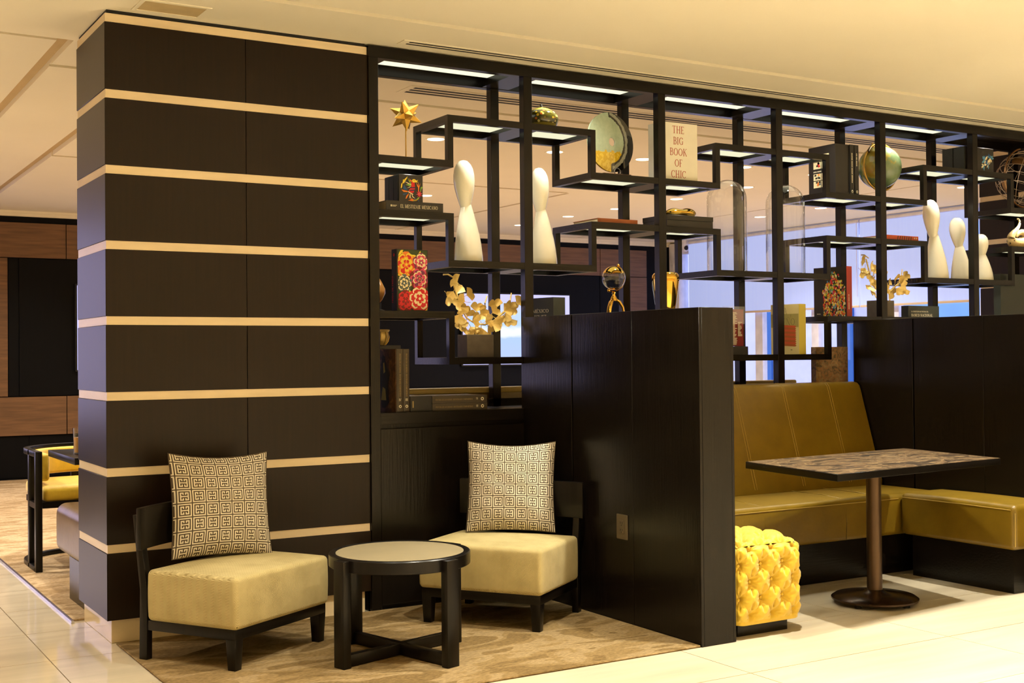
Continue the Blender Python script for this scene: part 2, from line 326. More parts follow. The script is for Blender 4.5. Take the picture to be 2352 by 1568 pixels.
cp = MB().box(-0.0275, 0.62, 0.0005, 9.88, 8.365, 0.010); lc = put('carpet', cp.mesh('carpet', 'lounge_carpet'))
tag(lc, 'wavy tan carpet of the lounge behind the striped column', 'carpet')
st = MB().prism([(-0.045, 0.0), (-0.028, 0.0), (-0.030, 0.013), (-0.037, 0.016), (-0.043, 0.013)], 0.57, 8.40, 'y')
tag(put('edge_strip', st.mesh('edge_strip', 'steel_strip')), 'shiny metal edging strip between marble floor and lounge carpet', 'trim')

# ------------------------------------------------------------------ ceiling: upper slab, lower panels with open grooves between them
ceiling = structure('ceiling', MB().box(-6, -9, 2.955, 10.3, 8.6, 3.05), 'groove_shade')
def cpanel(x0, y0, x1, y1, z0=CEIL, bev=0.0):
    part('ceiling_panel', MB().box(x0, y0, z0, x1, y1, 2.957), 'ceiling_paint', ceiling, bevel=bev)
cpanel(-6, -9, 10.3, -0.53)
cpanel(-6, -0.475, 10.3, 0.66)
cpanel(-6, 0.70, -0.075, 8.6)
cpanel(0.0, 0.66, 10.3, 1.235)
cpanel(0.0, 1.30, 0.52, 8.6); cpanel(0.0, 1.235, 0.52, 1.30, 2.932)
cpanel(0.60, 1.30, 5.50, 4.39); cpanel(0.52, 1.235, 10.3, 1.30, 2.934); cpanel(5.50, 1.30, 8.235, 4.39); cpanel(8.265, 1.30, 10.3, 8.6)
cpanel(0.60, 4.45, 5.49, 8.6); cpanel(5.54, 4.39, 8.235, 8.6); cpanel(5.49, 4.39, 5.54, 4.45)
def vent(name, label, x0, x1, y0, y1, slots, z=CEIL):
    t = thing(name, label, 'air vent', ((x0+x1)/2, (y0+y1)/2, z))
    part('vent_plate', MB().box(x0, y0, z-0.003, x1, y1, z+0.001), 'ceiling_paint', t, True)
    for a, b in slots: part('slot', MB().box(x0+0.04, a, z-0.0045, x1-0.03, b, z-0.0028), 'black_gap', t, True)
vent('linear_air_vent', 'long double-slot ceiling vent running in front of the display shelf', 1.45, 7.6, -0.165, -0.075, ((-0.150, -0.136), (-0.112, -0.098)))
vent('linear_air_vent', 'long triple-slot ceiling vent running behind the display shelf', 1.955, 7.6, 0.77, 0.985, ((0.80, 0.83), (0.86, 0.89), (0.92, 0.95)))
t = thing('access_hatch', 'small square ceiling hatch above the striped column', 'hatch', (0.26, -0.15, CEIL))
part('hatch_frame', MB().box(0.11, -0.245, CEIL-0.004, 0.43, -0.225, CEIL).box(0.11, -0.065, CEIL-0.004, 0.43, -0.045, CEIL).box(0.11, -0.225, CEIL-0.004, 0.13, -0.065, CEIL).box(0.41, -0.225, CEIL-0.004, 0.43, -0.065, CEIL), 'ceiling_paint', t, True)
part('hatch_panel', MB().box(0.13, -0.225, CEIL-0.0015, 0.41, -0.065, CEIL+0.001), 'vent_metal', t, True)
lamp_rim = MB().lathe([(0.062, 0), (0.078, -0.004), (0.082, 0.0), (0.082, 0.002), (0.062, 0.002)], 28).mesh('rim', 'ceiling_paint', smooth=30)
lamp_lens = MB().lathe([(0, -0.002), (0.062, -0.002), (0.062, 0.001)], 28).mesh('lens', 'lamp_lens')
LAMP_WORDS = ['above the gold star, framed by the raised shelf', 'seen between the gourd shelf and the glass disc', 'between the glass disc and the tall white book', 'behind the tall white book', 'to the right of the second glass dome', 'in the middle of the long lamp row, nearest but one', 'in the long lamp row behind the black box', 'in the long lamp row above the wooden book', 'in the long lamp row over the television', 'farthest of the long lamp row', 'seen between the two glass domes', 'below the black art books', 'beside the tall white figure at right', 'next to the embroidered-bird box']
for (x, y), wds in zip(BACK_LAMPS, LAMP_WORDS):
    t = thing('ceiling_downlight', 'round recessed ceiling lamp '+wds, 'downlight', (x, y, CEIL), 0, 'lounge downlights')
    put('rim', lamp_rim, t); put('lens', lamp_lens, t)

# ------------------------------------------------------------------ walls
YW = 8.41
wall_back = structure('wall_back', MB().box(-6, YW+0.03, 0, 10.3, YW+0.15, 2.957), 'black_wall_panel')
def wpan(x0, x1, z0, z1, m='walnut', d=0.03, n='wood_panel'): part(n, MB().box(x0+0.004, YW+0.03-d, z0+0.004, x1-0.004, YW+0.03, z1-0.004), m, wall_back, bevel=0.002, seg=1)
for a, b in ((-2.6, -0.6), (-0.6, 1.493), (1.493, 3.29), (3.29, 5.09), (5.09, 6.9), (6.9, 8.70), (8.70, 9.52)): wpan(a, b, 2.41, 2.797)
for a, b in ((-2.6, -0.6), (-0.6, 1.493), (1.493, 3.29)): wpan(a, b, 0.477, 0.903)
wpan(-0.6, 0.888, 0.903, 2.41); wpan(9.12, 9.52, 0.02, 2.41); wpan(8.70, 9.12, 0.903, 2.41, 'black_wall_panel', 0.012, 'dark_panel')
for a, b in ((0.888, 1.0), (1.0, 3.29), (3.29, 5.09), (5.09, 6.9), (6.9, 8.70)): wpan(a, b, 0.903, 2.41, 'black_wall_panel', 0.012, 'dark_panel')
for a, b in ((3.29, 5.09), (5.09, 6.9), (6.9, 8.70)): wpan(a, b, 0.02, 0.903, 'black_wall_panel', 0.012, 'dark_panel')
for a, b in ((-0.6, 1.1), (1.1, 3.29)): wpan(a, b, 0.02, 0.477, 'black_wall_panel', 0.006, 'dark_panel')
trim1 = structure('trim_1', MB().box(-6, YW-0.03, 2.895, 10.0, YW+0.03, 2.92).box(-6, YW-0.01, 2.862, 10.0, YW+0.03, 2.895), ['ceiling_paint'])
structure('wall_left', MB().box(-4.1, -9, 0, -4.0, 8.5, 2.957), 'wall_paint')
structure('wall_front', MB().box(-4.1, -8.1, 0, 10.3, -8.0, 2.957), 'wall_paint')

# window wall on the right
XW = 10.0
wr = MB().box(XW, -8.1, 0, XW+0.15, 3.0, 2.957).box(XW, 8.25, 0, XW+0.15, 8.6, 2.957).box(XW, 3.0, 0, XW+0.15, 8.25, 0.45).box(XW, 3.0, 2.80, XW+0.15, 8.25, 2.957)
wall_right = structure('wall_right', wr, 'white_frame')
part('corner_post', MB().box(XW-0.10, 8.16, 0, XW, 8.38, 2.9), 'white_frame', wall_right, bevel=0.01)
MULL = [3.0, 4.27, 5.54, 6.58, 7.45, 8.25]
for i in range(5):
    a, b = MULL[i], MULL[i+1]
    w = MB()
    fw = 0.07 if i != 1 else 0.05
    w.box(XW-0.02, a, 0.45, XW+0.06, a+fw, 2.80).box(XW-0.02, b-fw, 0.45, XW+0.06, b, 2.80).box(XW-0.02, a+fw, 0.45, XW+0.06, b-fw, 0.51).box(XW-0.02, a+fw, 2.74, XW+0.06, b-fw, 2.80)
    win = structure('window_%d' % (i+1), w, 'white_frame')
    part('pane', MB().box(XW+0.015, a+fw, 0.51, XW+0.022, b-fw, 2.74), 'window_glass', win)
for i, (a, b, wd) in enumerate(((3.05, 4.72, 'nearest the far striped column'), (4.74, 6.10, 'behind the glass domes'), (6.12, 7.94, 'next to the corner camera'))):
    t = thing('roller_blind', 'pale blue-white roller blind drawn halfway down, '+wd, 'blind', (XW-0.09, (a+b)/2, 1.85), 0, 'roller blinds on the window wall')
    part('blind_fabric', MB().box(XW-0.092, a, 1.87, XW-0.088, b, 2.86), 'blind_fabric', t, True)
    part('hem_bar', MB().box(XW-0.10, a, 1.845, XW-0.08, b, 1.872), 'cream_band', t, True, bevel=0.004)
    part('roller', MB().tube([(XW-0.07, a, 2.885), (XW-0.07, b, 2.885)], 0.026, 14), 'white_frame', t, True, smooth=40)
    part('chain', MB().tube([(XW-0.105, a+0.02, 2.87), (XW-0.105, a+0.02, 1.98)], 0.004, 6), 'white_frame', t, True)
t = thing('security_camera', 'small white dome security camera in the ceiling corner by the blinds', 'camera', (9.93, 8.05, 2.87))
part('mount', MB().lathe([(0, 0.05), (0.075, 0.05), (0.078, 0.0), (0.06, -0.02), (0, -0.02)], 20), 'white_frame', t, smooth=40)
part('dome', MB().ball((0, -0.01, -0.04), 0.062), 'white_frame', t, smooth=60)
part('lens', MB().lathe([(0, 0.03), (0.034, 0.012), (0.036, -0.02), (0, -0.02)], 18, mtx=Matrix.Rotation(math.radians(100), 4, 'X')).xf(Matrix.Translation((-0.015, -0.05, -0.05))), 'black_gap', t, smooth=40)

# what stands outside the windows
flat('lavender_render', (226, 218, 244), 0.9); flat('blue_pane', (84, 150, 205), 0.3); flat('deep_blue_pane', (38, 98, 165), 0.3); flat('violet_render', (120, 112, 165), 0.9); flat('pale_blue_pane', (150, 196, 232), 0.3)
b = thing('building', 'lavender office building with blue glass seen below the blinds', 'building', (13, 8, -3))
part('wall', MB().box(13.0, 3.0, -4, 13.4, 22, 9), 'lavender_render', b, True)
for (y0, y1, z0, z1, m, nm) in ((9.55, 9.85, -2, 8, 'deep_blue_pane', 'glazing'), (7.75, 8.05, -2, 8, 'deep_blue_pane', 'glazing'), (4.35, 6.2, 0.95, 3.5, 'pale_blue_pane', 'glazing'), (4.35, 6.2, -2, 0.87, 'blue_pane', 'glazing'), (3.75, 4.3, -2, 8, 'violet_render', 'pier'), (6.25, 6.75, 0.95, 3.5, 'pale_blue_pane', 'glazing'), (6.25, 6.75, -2, 0.87, 'blue_pane', 'glazing')):
    part(nm, MB().box(12.96, y0, z0, 13.02, y1, z1), m, b, True)
structure('ground_outside', MB().box(10.4, -20, -3.2, 40, 30, -3.0), 'lavender_render')

# ------------------------------------------------------------------ striped columns
BZ = [2.901, 2.550, 2.201, 1.8525, 1.504, 1.155, 0.806, 0.455]
def column(label, x0, x1, y0, y1):
    t = thing('striped_column', label, 'column', ((x0+x1)/2, (y0+y1)/2, 0))
    e = 0.025; xm = (x0+x1)/2+0.01
    part('plinth', MB().box(x0+e, y0+e, 0, x1-e, y1-0.002, 0.12), 'plinth_marble', t, True, bevel=0.002, seg=1)
    part('core', MB().box(x0+0.012, y0+0.012, 0.115, x1-0.012, y1-0.005, 2.92), 'black_gap', t, True)
    for i, z in enumerate(BZ):
        lo = BZ[i+1] if i+1 < len(BZ) else 0.108
        part('metal_band', MB().box(x0+0.004, y0+0.004, z-0.0385, x1-0.004, y1-0.004, z+0.001), 'cream_band', t, True)
        for a, b_ in ((x0, xm-0.0008), (xm+0.0008, x1)):
            part('laminate_panel', MB().box(a, y0, lo+0.0012, b_, y1, z-0.0385-0.0012), 'column_laminate', t, True, bevel=0.0015, seg=1)
    return t
column('dark brown column with cream stripes behind the left armless chair', 0.0, 1.32, 0.0, 0.602)
column('far dark column with cream stripes at the right end of the shelf', 7.07, 8.40, 0.02, 0.78)

# ------------------------------------------------------------------ half-height partitions
def half_wall(label, x0, x1, y0, y1, joints, zt=1.519):
    t = thing('half_wall', label, 'partition', ((x0+x1)/2, (y0+y1)/2, 0))
    part('core', MB().box(x0+0.014, y0+0.010, 0.0, x1-0.014, y1, zt-0.012), 'black_gap', t, True)
    ys = [y0]+joints+[y1]
    for s in (0, 1):
        for k in range(len(ys)-1):
            g0 = 0.0 if k == 0 else (0.0008 if k < len(ys)-2 else 0.006); g1 = 0.0 if k == len(ys)-2 else (0.006 if k == len(ys)-3 else 0.0008)
            xa, xb = (x0, x0+0.015) if s == 0 else (x1-0.015, x1)
            part('side_panel', MB().box(xa, ys[k]+g0, 0.0, xb, ys[k+1]-g1, zt-0.001), 'dark_oak', t, True, bevel=0.0012, seg=1)
    part('end_panel', MB().box(x0+0.016, y0, 0.0, x1-0.0155, y0+0.012, zt-0.001), 'dark_oak', t, True, bevel=0.001, seg=1)
    part('top_cap', MB().box(x0+0.0155, y0+0.012, zt-0.013, x1-0.0155, y1, zt), 'dark_oak', t, True, bevel=0.001, seg=1)
    return t
half_wall('dark wooden half-height partition between the armless chairs and the booth', 2.238, 2.439, -1.512, -0.015, [-1.01, -0.491])
half_wall('dark wooden half-height partition at the right end of the booth', 4.753, 4.954, -3.2, -0.044, [-2.6, -2.08, -1.565, -1.05, -0.535])
t = thing('wall_socket', 'brown double power outlet on the side of the half wall', 'outlet', (2.238, -0.923, 0.47))
pl = MB().prism(rrect(0.088, 0.121, 0.004), -0.006, 0.0, 'x'); part('cover_plate', pl, 'plastic_brown', t, bevel=0.0015, seg=1)
part('receptacle', MB().prism(rrect(0.040, 0.066, 0.003), -0.0085, -0.005, 'x'), 'plastic_brown', t, bevel=0.001, seg=1)
sl = MB()
for z in (0.017, -0.017):
    sl.box(-0.0092, -0.009, z-0.002, -0.0084, -0.006, z+0.008).box(-0.0092, 0.006, z-0.002, -0.0084, 0.009, z+0.008).box(-0.0092, -0.0025, z-0.011, -0.0084, 0.0025, z-0.006)
part('contact_slots', sl, 'black_gap', t)

# ------------------------------------------------------------------ display shelf
PW, BAY, PX0 = 0.054, 0.935, 1.373
YF0, YF1, YB0, YB1 = -0.013, 0.036, 0.350, 0.400
TH = 0.037
posts = [PX0+BAY*k for k in range(7)]                 # right edges
mids = [1.794+0.9265*k for k in range(6)]
shelf = thing('display_shelf', 'black open lattice shelf with lit staggered boards dividing the lounge', 'shelf', (4.15, 0.19, 0))
for k, x in enumerate(posts):
    z0 = 1.018 if k < 1 else 0.0
    part('post', MB().box(x-PW, YF0, 0.0, x, YF1, 2.851), 'dark_oak', shelf, True, bevel=0.0015, seg=1)
    part('post', MB().box(x-PW, YB0, 1.0, x, YB1, 2.851), 'dark_oak', shelf, True, bevel=0.0015, seg=1)
XA, XB = posts[0]-PW, posts[-1]
part('top_beam', MB().box(XA, YF0, 2.851, XB, YF1, 2.910), 'dark_oak_flat', shelf, True, bevel=0.0015, seg=1)
part('top_beam', MB().box(XA, YB0, 2.851, XB, YB1, 2.910), 'dark_oak_flat', shelf, True, bevel=0.0015, seg=1)
for k, x in enumerate(posts):
    part('cross_beam', MB().box(x-PW-(0.06 if k else 0), YF1, 2.853, x+(0.06 if k < 6 else 0), YB0, 2.910), 'dark_oak', shelf, True)
for k in range(6):
    a, b_ = posts[k]+0.06, posts[k+1]-PW-0.06
    tp = part('top_board', MB().box(posts[k]+0.061, YF1, 2.900, posts[k+1]-PW-0.061, YB0, 2.910), 'dark_oak', shelf, True)
    if k < 5: part('light_panel', MB().box(a, YF1+0.002, 2.894, b_, 0.285, 2.899), 'top_led', tp, True)
def shelf_span(x0, x1, zt, post_x, lit):
    m = MB()
    zb = zt-TH; e = 0.035
    m.box(x0, YF0+0.002, zb, x1, YF0+e, zt).box(x0, YB1-e, zb, x1, YB1-0.002, zt)
    cells = []
    xs = [x0]+([post_x-PW-0.05, post_x+0.05] if post_x is not None and x0+0.2 < post_x < x1-0.1 else [])+[x1]
    m.box(x0, YF0+e, zb, x0+e, YB1-e, zt).box(x1-e, YF0+e, zb, x1, YB1-e, zt)
    if len(xs) == 4:
        m.box(xs[1], YF0+e, zb, xs[2], YB1-e, zt); cells = [(x0+e, xs[1]), (xs[2], x1-e)]
    else: cells = [(x0+e, x1-e)]
    for a, b_ in cells: m.box(a, YF0+e, zt-0.010, b_, YB1-e, zt)
    s_ = part('shelf_board', m, 'dark_oak_flat', shelf, True)
    if lit:
        for a, b_ in cells: part('light_panel', MB().box(a+0.004, YF0+e+0.003, zt-0.016, b_-0.004, 0.27, zt-0.0105), 'shelf_led', s_, True)
LV = {1: (2.352, 2.596), 2: (1.820, 2.070), 3: (1.300, 1.546)}
def level(path, k):            # height of a path at post k
    lo, hi = LV[path]; up = (k % 2 == 1) if path == 1 else (k % 2 == 0)
    return hi if up else lo
RW = 0.017
for path in (1, 2, 3):
    for k in range(7):
        x0 = posts[0] if k == 0 else mids[k-1]-RW; x1 = posts[6]-PW if k == 6 else mids[k]+RW
        if path == 3 and k == 6: continue
        shelf_span(x0, x1, level(path, k), posts[k] if 0 < k < 6 else None, path < 3)
    for k in range(6):
        if path == 3 and k == 5: continue
        za, zb = sorted((level(path, k), level(path, k+1)))
        for y0, y1 in ((YF0+0.002, YF0+0.035), (YB1-0.035, YB1-0.002)):
            part('riser', MB().box(mids[k]-RW, y0, za, mids[k]+RW, y1, zb-TH), 'dark_oak', shelf, True)
# closed base cabinets below the shelf
cab = MB().box(XA, YF1-0.02, 0.0, XB, YB1, 0.960)
part('base_cabinet', cab, 'dark_oak', shelf, True)
part('base_top', MB().box(posts[0]-0.002, YF0, 0.958, XB, YB1, 1.018), 'dark_oak_flat', shelf, True, bevel=0.0015, seg=1)
part('base_door', MB().box(posts[0]+0.002, YF0+0.006, 0.03, posts[1]-PW-0.002, YF0+0.03, 0.935), 'dark_oak', shelf, True, bevel=0.002, seg=1)
part('back_rail', MB().box(posts[1]-PW-0.03, YB0, 1.018, posts[2], YB1+0.02, 1.060), 'dark_oak_flat', shelf, True)

for k in range(6): spot('shelf_light', (posts[k]+0.27, 0.055, 2.888), 34.0, color=(1.0, 0.94, 0.76), size=130, blend=0.8, radius=0.012)
for path, pw in ((1, 17.0), (2, 8.0)):                  # lamps added under the lit boards to brighten what stands below
    for k in range(7):
        z = level(path, k)-0.019; lo_, hi_ = (posts[0] if k == 0 else mids[k-1]), (posts[6]-PW if k == 6 else mids[k])
        for x in ([lo_+(hi_-lo_)*0.28, lo_+(hi_-lo_)*0.76] if 0 < k < 6 else [(lo_+hi_)/2]): spot('shelf_light', (x, 0.055, z), pw, color=(1.0, 0.94, 0.76), size=140, blend=0.9, radius=0.015)

# ------------------------------------------------------------------ upholstery cloth with a herringbone weave
def herringbone(name, a, b):
    m = bpy.data.materials.new(name); m.use_nodes = True; nt = m.node_tree; bs = nt.nodes['Principled BSDF']; L = nt.links
    tc = nt.nodes.new('ShaderNodeTexCoord'); sp = nt.nodes.new('ShaderNodeSeparateXYZ'); L.new(tc.outputs['Object'], sp.inputs[0])
    def math_(op, a_, b_=None):
        n = nt.nodes.new('ShaderNodeMath'); n.operation = op
        for i, v in enumerate((a_, b_)):
            if v is None: continue
            if isinstance(v, (int, float)): n.inputs[i].default_value = v
            else: L.new(v, n.inputs[i])
        return n.outputs[0]
    xy = math_('ADD', sp.outputs[0], sp.outputs[1])
    band = math_('PINGPONG', xy, 0.020)                       # zig-zag across the cloth
    zz = math_('ADD', math_('ADD', sp.outputs[2], math_('MULTIPLY', sp.outputs[1], 0.9)), band)
    tw = math_('PINGPONG', zz, 0.0032); fac = math_('MULTIPLY', tw, 312.0)
    nz = nt.nodes.new('ShaderNodeTexNoise'); nz.inputs['Scale'].default_value = 9.0; nz.inputs['Detail'].default_value = 4; L.new(tc.outputs['Object'], nz.inputs['Vector'])
    f2 = math_('ADD', math_('MULTIPLY', fac, 0.65), math_('MULTIPLY', nz.outputs['Fac'], 0.5))
    rp = nt.nodes.new('ShaderNodeValToRGB'); rp.color_ramp.elements[0].position = 0.2; rp.color_ramp.elements[1].position = 0.85
    rp.color_ramp.elements[0].color = (*a, 1); rp.color_ramp.elements[1].color = (*b, 1); L.new(f2, rp.inputs[0]); L.new(rp.outputs[0], bs.inputs['Base Color'])
    bp = nt.nodes.new('ShaderNodeBump'); bp.inputs['Strength'].default_value = 0.25; bp.inputs['Distance'].default_value = 0.002; L.new(fac, bp.inputs['Height']); L.new(bp.outputs[0], bs.inputs['Normal'])
    bs.inputs['Roughness'].default_value = 0.85; bs.inputs['Specular IOR Level'].default_value = 0.2; bs.inputs['Sheen Weight'].default_value = 0.1; MAT[name] = m
herringbone('straw_herringbone', lin((138, 120, 72)), lin((206, 190, 138)))

def soft_box(x0, y0, z0, x1, y1, z1, r, crown=0.0, n=(14, 12, 6)):
    """A cushion block: box grid with rounded edges and a slight crown on top."""
    mb = MB(); cx, cy, cz = (x0+x1)/2, (y0+y1)/2, (z0+z1)/2; hx, hy, hz = (x1-x0)/2, (y1-y0)/2, (z1-z0)/2
    def shape(p):
        q = [max(-h+r, min(h-r, c)) for c, h in zip(p, (hx, hy, hz))]; d = Vector(p)-Vector(q)
        if d.length > 1e-9: d = d.normalized()*r
        o = Vector(q)+d
        fx, fy = 1-(o.x/hx)**2, 1-(o.y/hy)**2
        if o.z > 0: o.z += crown*fx*fy*(o.z/hz)
        k = 1-(o.z/hz)**2
        return (cx+o.x+0.0025*k*(1 if o.x > 0 else -1)*abs(o.x)/hx, cy+o.y+0.0025*k*(1 if o.y > 0 else -1)*abs(o.y)/hy, cz+o.z)
    for ax in range(3):
        u, v = [(1, 2), (2, 0), (0, 1)][ax]; h = (hx, hy, hz)
        for sg in (-1, 1):
            def ticks(hh, m):
                e = [0.0, 0.30*r, 0.55*r, 0.78*r, r]; mid = [-hh+r+(2*hh-2*r)*q/m for q in range(1, m)]
                return [-hh+q for q in e]+mid+[hh-q for q in reversed(e)]
            tu_, tv_ = ticks(h[u], n[u]), ticks(h[v], n[v]); nu, nv = len(tu_)-1, len(tv_)-1; vs_ = []
            for a_ in tu_:
                for b_ in tv_:
                    p = [0, 0, 0]; p[ax] = sg*h[ax]; p[u] = a_; p[v] = b_; vs_.append(shape(p))
            fs_ = []
            for i in range(nu):
                for j in range(nv):
                    f = (i*(nv+1)+j, (i+1)*(nv+1)+j, (i+1)*(nv+1)+j+1, i*(nv+1)+j+1); fs_.append(f if sg > 0 else f[::-1])
            mb.add(vs_, fs_)
    return mb

# ------------------------------------------------------------------ armless lounge chairs
def lounge_chair(label, loc, rz):
    t = thing('armless_chair', label, 'chair', (loc[0], loc[1], 0.010), rz, 'armless chairs in the alcove')
    part('seat', soft_box(-0.325, -0.285, 0.170, 0.325, 0.205, 0.390, 0.022, 0.014), 'straw_herringbone', t, smooth=60, fix=True)
    part('apron', MB().box(-0.315, -0.272, 0.128, 0.315, 0.235, 0.172), 'black_lacquer', t, bevel=0.003)
    for sx in (-1, 1):
        lg = MB(); a, b_ = 0.026, 0.020; cx, cy = sx*0.288, -0.246
        lg.add([(cx-b_, cy-b_, 0), (cx+b_, cy-b_, 0), (cx+b_, cy+b_, 0), (cx-b_, cy+b_, 0), (cx-a, cy-a, 0.13), (cx+a, cy-a, 0.13), (cx+a, cy+a, 0.13), (cx-a, cy+a, 0.13)], [(3, 2, 1, 0), (4, 5, 6, 7), (0, 1, 5, 4), (1, 2, 6, 5), (2, 3, 7, 6), (3, 0, 4, 7)])
        part('leg', lg, 'black_lacquer', t, bevel=0.002)
        xs = sorted((sx*0.318, sx*0.285))
        part('leg', MB().prism([(0.212, 0), (0.256, 0), (0.250, 0.30), (0.290, 0.62), (0.262, 0.62), (0.208, 0.30)], xs[0], xs[1], 'x'), 'black_lacquer', t, bevel=0.002)
    rail = MB(); n = 18; pin, pout = [], []
    for i in range(n+1):
        u = -1+2*i/n; x = u*0.345; y = 0.215+0.055*(1-u*u)
        pin.append((x, y)); pout.append((x, y+0.028))
    rail.prism(pin+pout[::-1], 0.475, 0.655, 'z'); part('backrest', rail, 'black_lacquer', t, bevel=0.003)
    return t
lounge_chair('armless straw-coloured chair in front of the striped column', (0.452, -0.432), math.radians(31.5))
lounge_chair('armless straw-coloured chair in the corner beside the half wall', (1.810, -0.497), math.radians(-55.0))

# ------------------------------------------------------------------ cushions with a woven Greek-key print
flat('key_cream', (220, 211, 190), 0.85); flat('key_brown', (80, 67, 50), 0.85)
KEY = ['111111111110', '100000000010', '101110111010', '101010101010', '101000001010', '101111111010', '101000001010', '101010101010', '101110111010', '100000000010', '111111111110', '000000000000']
def cushion(label, loc, rot, w, h, cols=7, rows=7, du=3, dv=5, thick=0.075):
    nu, nv = cols*12+du*2, rows*12+dv
    t = thing('throw_pillow', label, 'cushion', loc, 0, 'Greek-key pillows'); t.rotation_euler = rot
    def pt(u, v, s):
        x, z = u*w/2, v*h/2
        x *= 1-0.055*(1-v*v)-0.0*u; z *= 1-0.06*(1-u*u)
        z -= 0.012*(1-u*u)*(1 if v > 0 else 0)*abs(v)
        b_ = ((1-abs(u)**2.6)*(1-abs(v)**2.6))**0.62
        wr = 0.004*math.sin(9*u+5*v)*math.sin(7*v-3*u)*b_
        return (x, s*(thick*b_+wr)+0.0, z+h/2)
    mb = MB(); vs_ = [pt(-1+2*i/nu, -1+2*j/nv, -1) for j in range(nv+1) for i in range(nu+1)]
    for j in range(nv):
        for i in range(nu):
            cream = KEY[(j+2) % 12][(i+9) % 12] == '1'
            mb.f.append((j*(nu+1)+i, j*(nu+1)+i+1, (j+1)*(nu+1)+i+1, (j+1)*(nu+1)+i)); mb.m.append(0 if cream else 1)
    mb.v = vs_
    part('front_cover', mb, ['key_cream', 'key_brown'], t, smooth=80)
    bk = MB(); n = 24; bk.v = [pt(-1+2*i/n, -1+2*j/n, 1) for j in range(n+1) for i in range(n+1)]
    for j in range(n):
        for i in range(n): bk.f.append((j*(n+1)+i, (j+1)*(n+1)+i, (j+1)*(n+1)+i+1, j*(n+1)+i+1)); bk.m.append(0)
    part('back_cover', bk, 'key_brown', t, smooth=80)
    pip = [pt(-1+2*i/16, -1, 0) for i in range(16)]+[pt(1, -1+2*i/16, 0) for i in range(16)]+[pt(1-2*i/16, 1, 0) for i in range(16)]+[pt(-1, 1-2*i/16, 0) for i in range(16)]
    part('seam', MB().tube(pip, 0.003, 5, closed=True), 'key_brown', t)
    return t
cushion('Greek-key patterned pillow standing on the chair before the striped column', (0.435, -0.335, 0.410), (math.radians(-12), math.radians(2.0), math.radians(2)), 0.470, 0.475)
cushion('Greek-key patterned pillow standing on the corner chair by the half wall', (1.908, -0.410, 0.410), (math.radians(-12), math.radians(0.5), math.radians(-34)), 0.455, 0.465)

# ------------------------------------------------------------------ round side table
t = thing('side_table', 'round black side table with a pale stone top between the chairs', 'table', (1.035, -0.925, 0.010))
part('rim', MB().lathe([(0.276, 0.448), (0.282, 0.452), (0.304, 0.452), (0.308, 0.448), (0.308, 0.400), (0.304, 0.397), (0.272, 0.397), (0.270, 0.402), (0.276, 0.448)], 72), 'black_lacquer', t, smooth=35)
part('stone_top', MB().lathe([(0, 0.4505), (0.278, 0.4505), (0.279, 0.449), (0.279, 0.440), (0, 0.440)], 72), 'beige_stone_top', t, smooth=35)
for k in range(4):
    a = math.radians(15+90*k); R_ = Matrix.Rotation(a, 4, 'Z')
    part('leg', MB().box(0.299, -0.033, 0.0, 0.338, 0.033, 0.446).xf(R_), 'black_lacquer', t, bevel=0.0025)
for k in range(2):
    a = math.radians(15+90*k); R_ = Matrix.Rotation(a, 4, 'Z')
    part('stretcher', MB().box(-0.30, -0.018, 0.004, 0.30, 0.018, 0.052+0.001*k).xf(R_), 'black_lacquer', t, bevel=0.002)

# ------------------------------------------------------------------ booth: banquettes, table, pouf
def seam(pts, parent, r=0.0035): part('seam', MB().tube(pts, r, 6), 'olive_leather_stitch', parent, True)
bench = thing('banquette', 'olive leather banquette with a tall backrest inside the booth', 'bench', (3.6, -0.37, 0))
x0, x1 = 2.444, 4.748
prof = [(-0.018, 0.42), (-0.018, 1.095), (-0.028, 1.113), (-0.050, 1.120), (-0.082, 1.114), (-0.103, 1.095), (-0.116, 1.06), (-0.285, 0.50), (-0.285, 0.42)]
bk = part('backrest', MB().prism(prof, x0, x1, 'x'), 'olive_leather', bench, True, bevel=0.012, seg=3)
for xs in (2.90, 3.29, 3.68, 4.07, 4.46):
    for d in (-0.009, 0.009): part('seam', MB().tube([(xs+d, y-(0.0005 if z < 1.1 else 0), z+(0.0015 if z > 1.1 else 0)) for y, z in prof[3:8]], 0.0014, 6), 'olive_leather_stitch', bk, True, smooth=60)
st_ = part('seat', soft_box(x0+0.004, -0.735, 0.232, x1-0.004, -0.23, 0.468, 0.028, 0.012, (30, 14, 6)), 'olive_leather', bench, True, smooth=60, fix=True)
for xs in (2.75, 3.33, 3.95, 4.21): part('seam', MB().tube([(xs, -0.30, 0.479), (xs, -0.55, 0.480), (xs, -0.70, 0.470), (xs, -0.733, 0.445), (xs, -0.740, 0.34), (xs, -0.737, 0.24)], 0.0025, 6), 'olive_leather', st_, True, smooth=60)
part('seam', MB().tube([(x0+0.02, -0.738, 0.445), (x1-0.37, -0.738, 0.445)], 0.0025, 6), 'olive_leather_stitch', st_, True)
part('plinth', MB().box(x0, -0.68, 0, x1, -0.02, 0.235), 'dark_oak_flat', bench, True)
b2 = thing('upholstered_bench', 'backless olive leather bench set against the right booth partition', 'bench', (4.57, -1.14, 0))
s2 = part('seat', soft_box(4.385, -1.525, 0.238, 4.746, -0.745, 0.482, 0.03, 0.014, (12, 24, 6)), 'olive_leather', b2, True, smooth=60, fix=True)
part('seam', MB().tube([(4.384, -1.50, 0.455), (4.382, -1.2, 0.458), (4.384, -0.76, 0.455)], 0.0025, 6), 'olive_leather_stitch', s2, True)
part('seam', MB().tube([(4.392, -1.522, 0.26), (4.390, -1.524, 0.44)], 0.003, 6), 'olive_leather_stitch', s2, True)
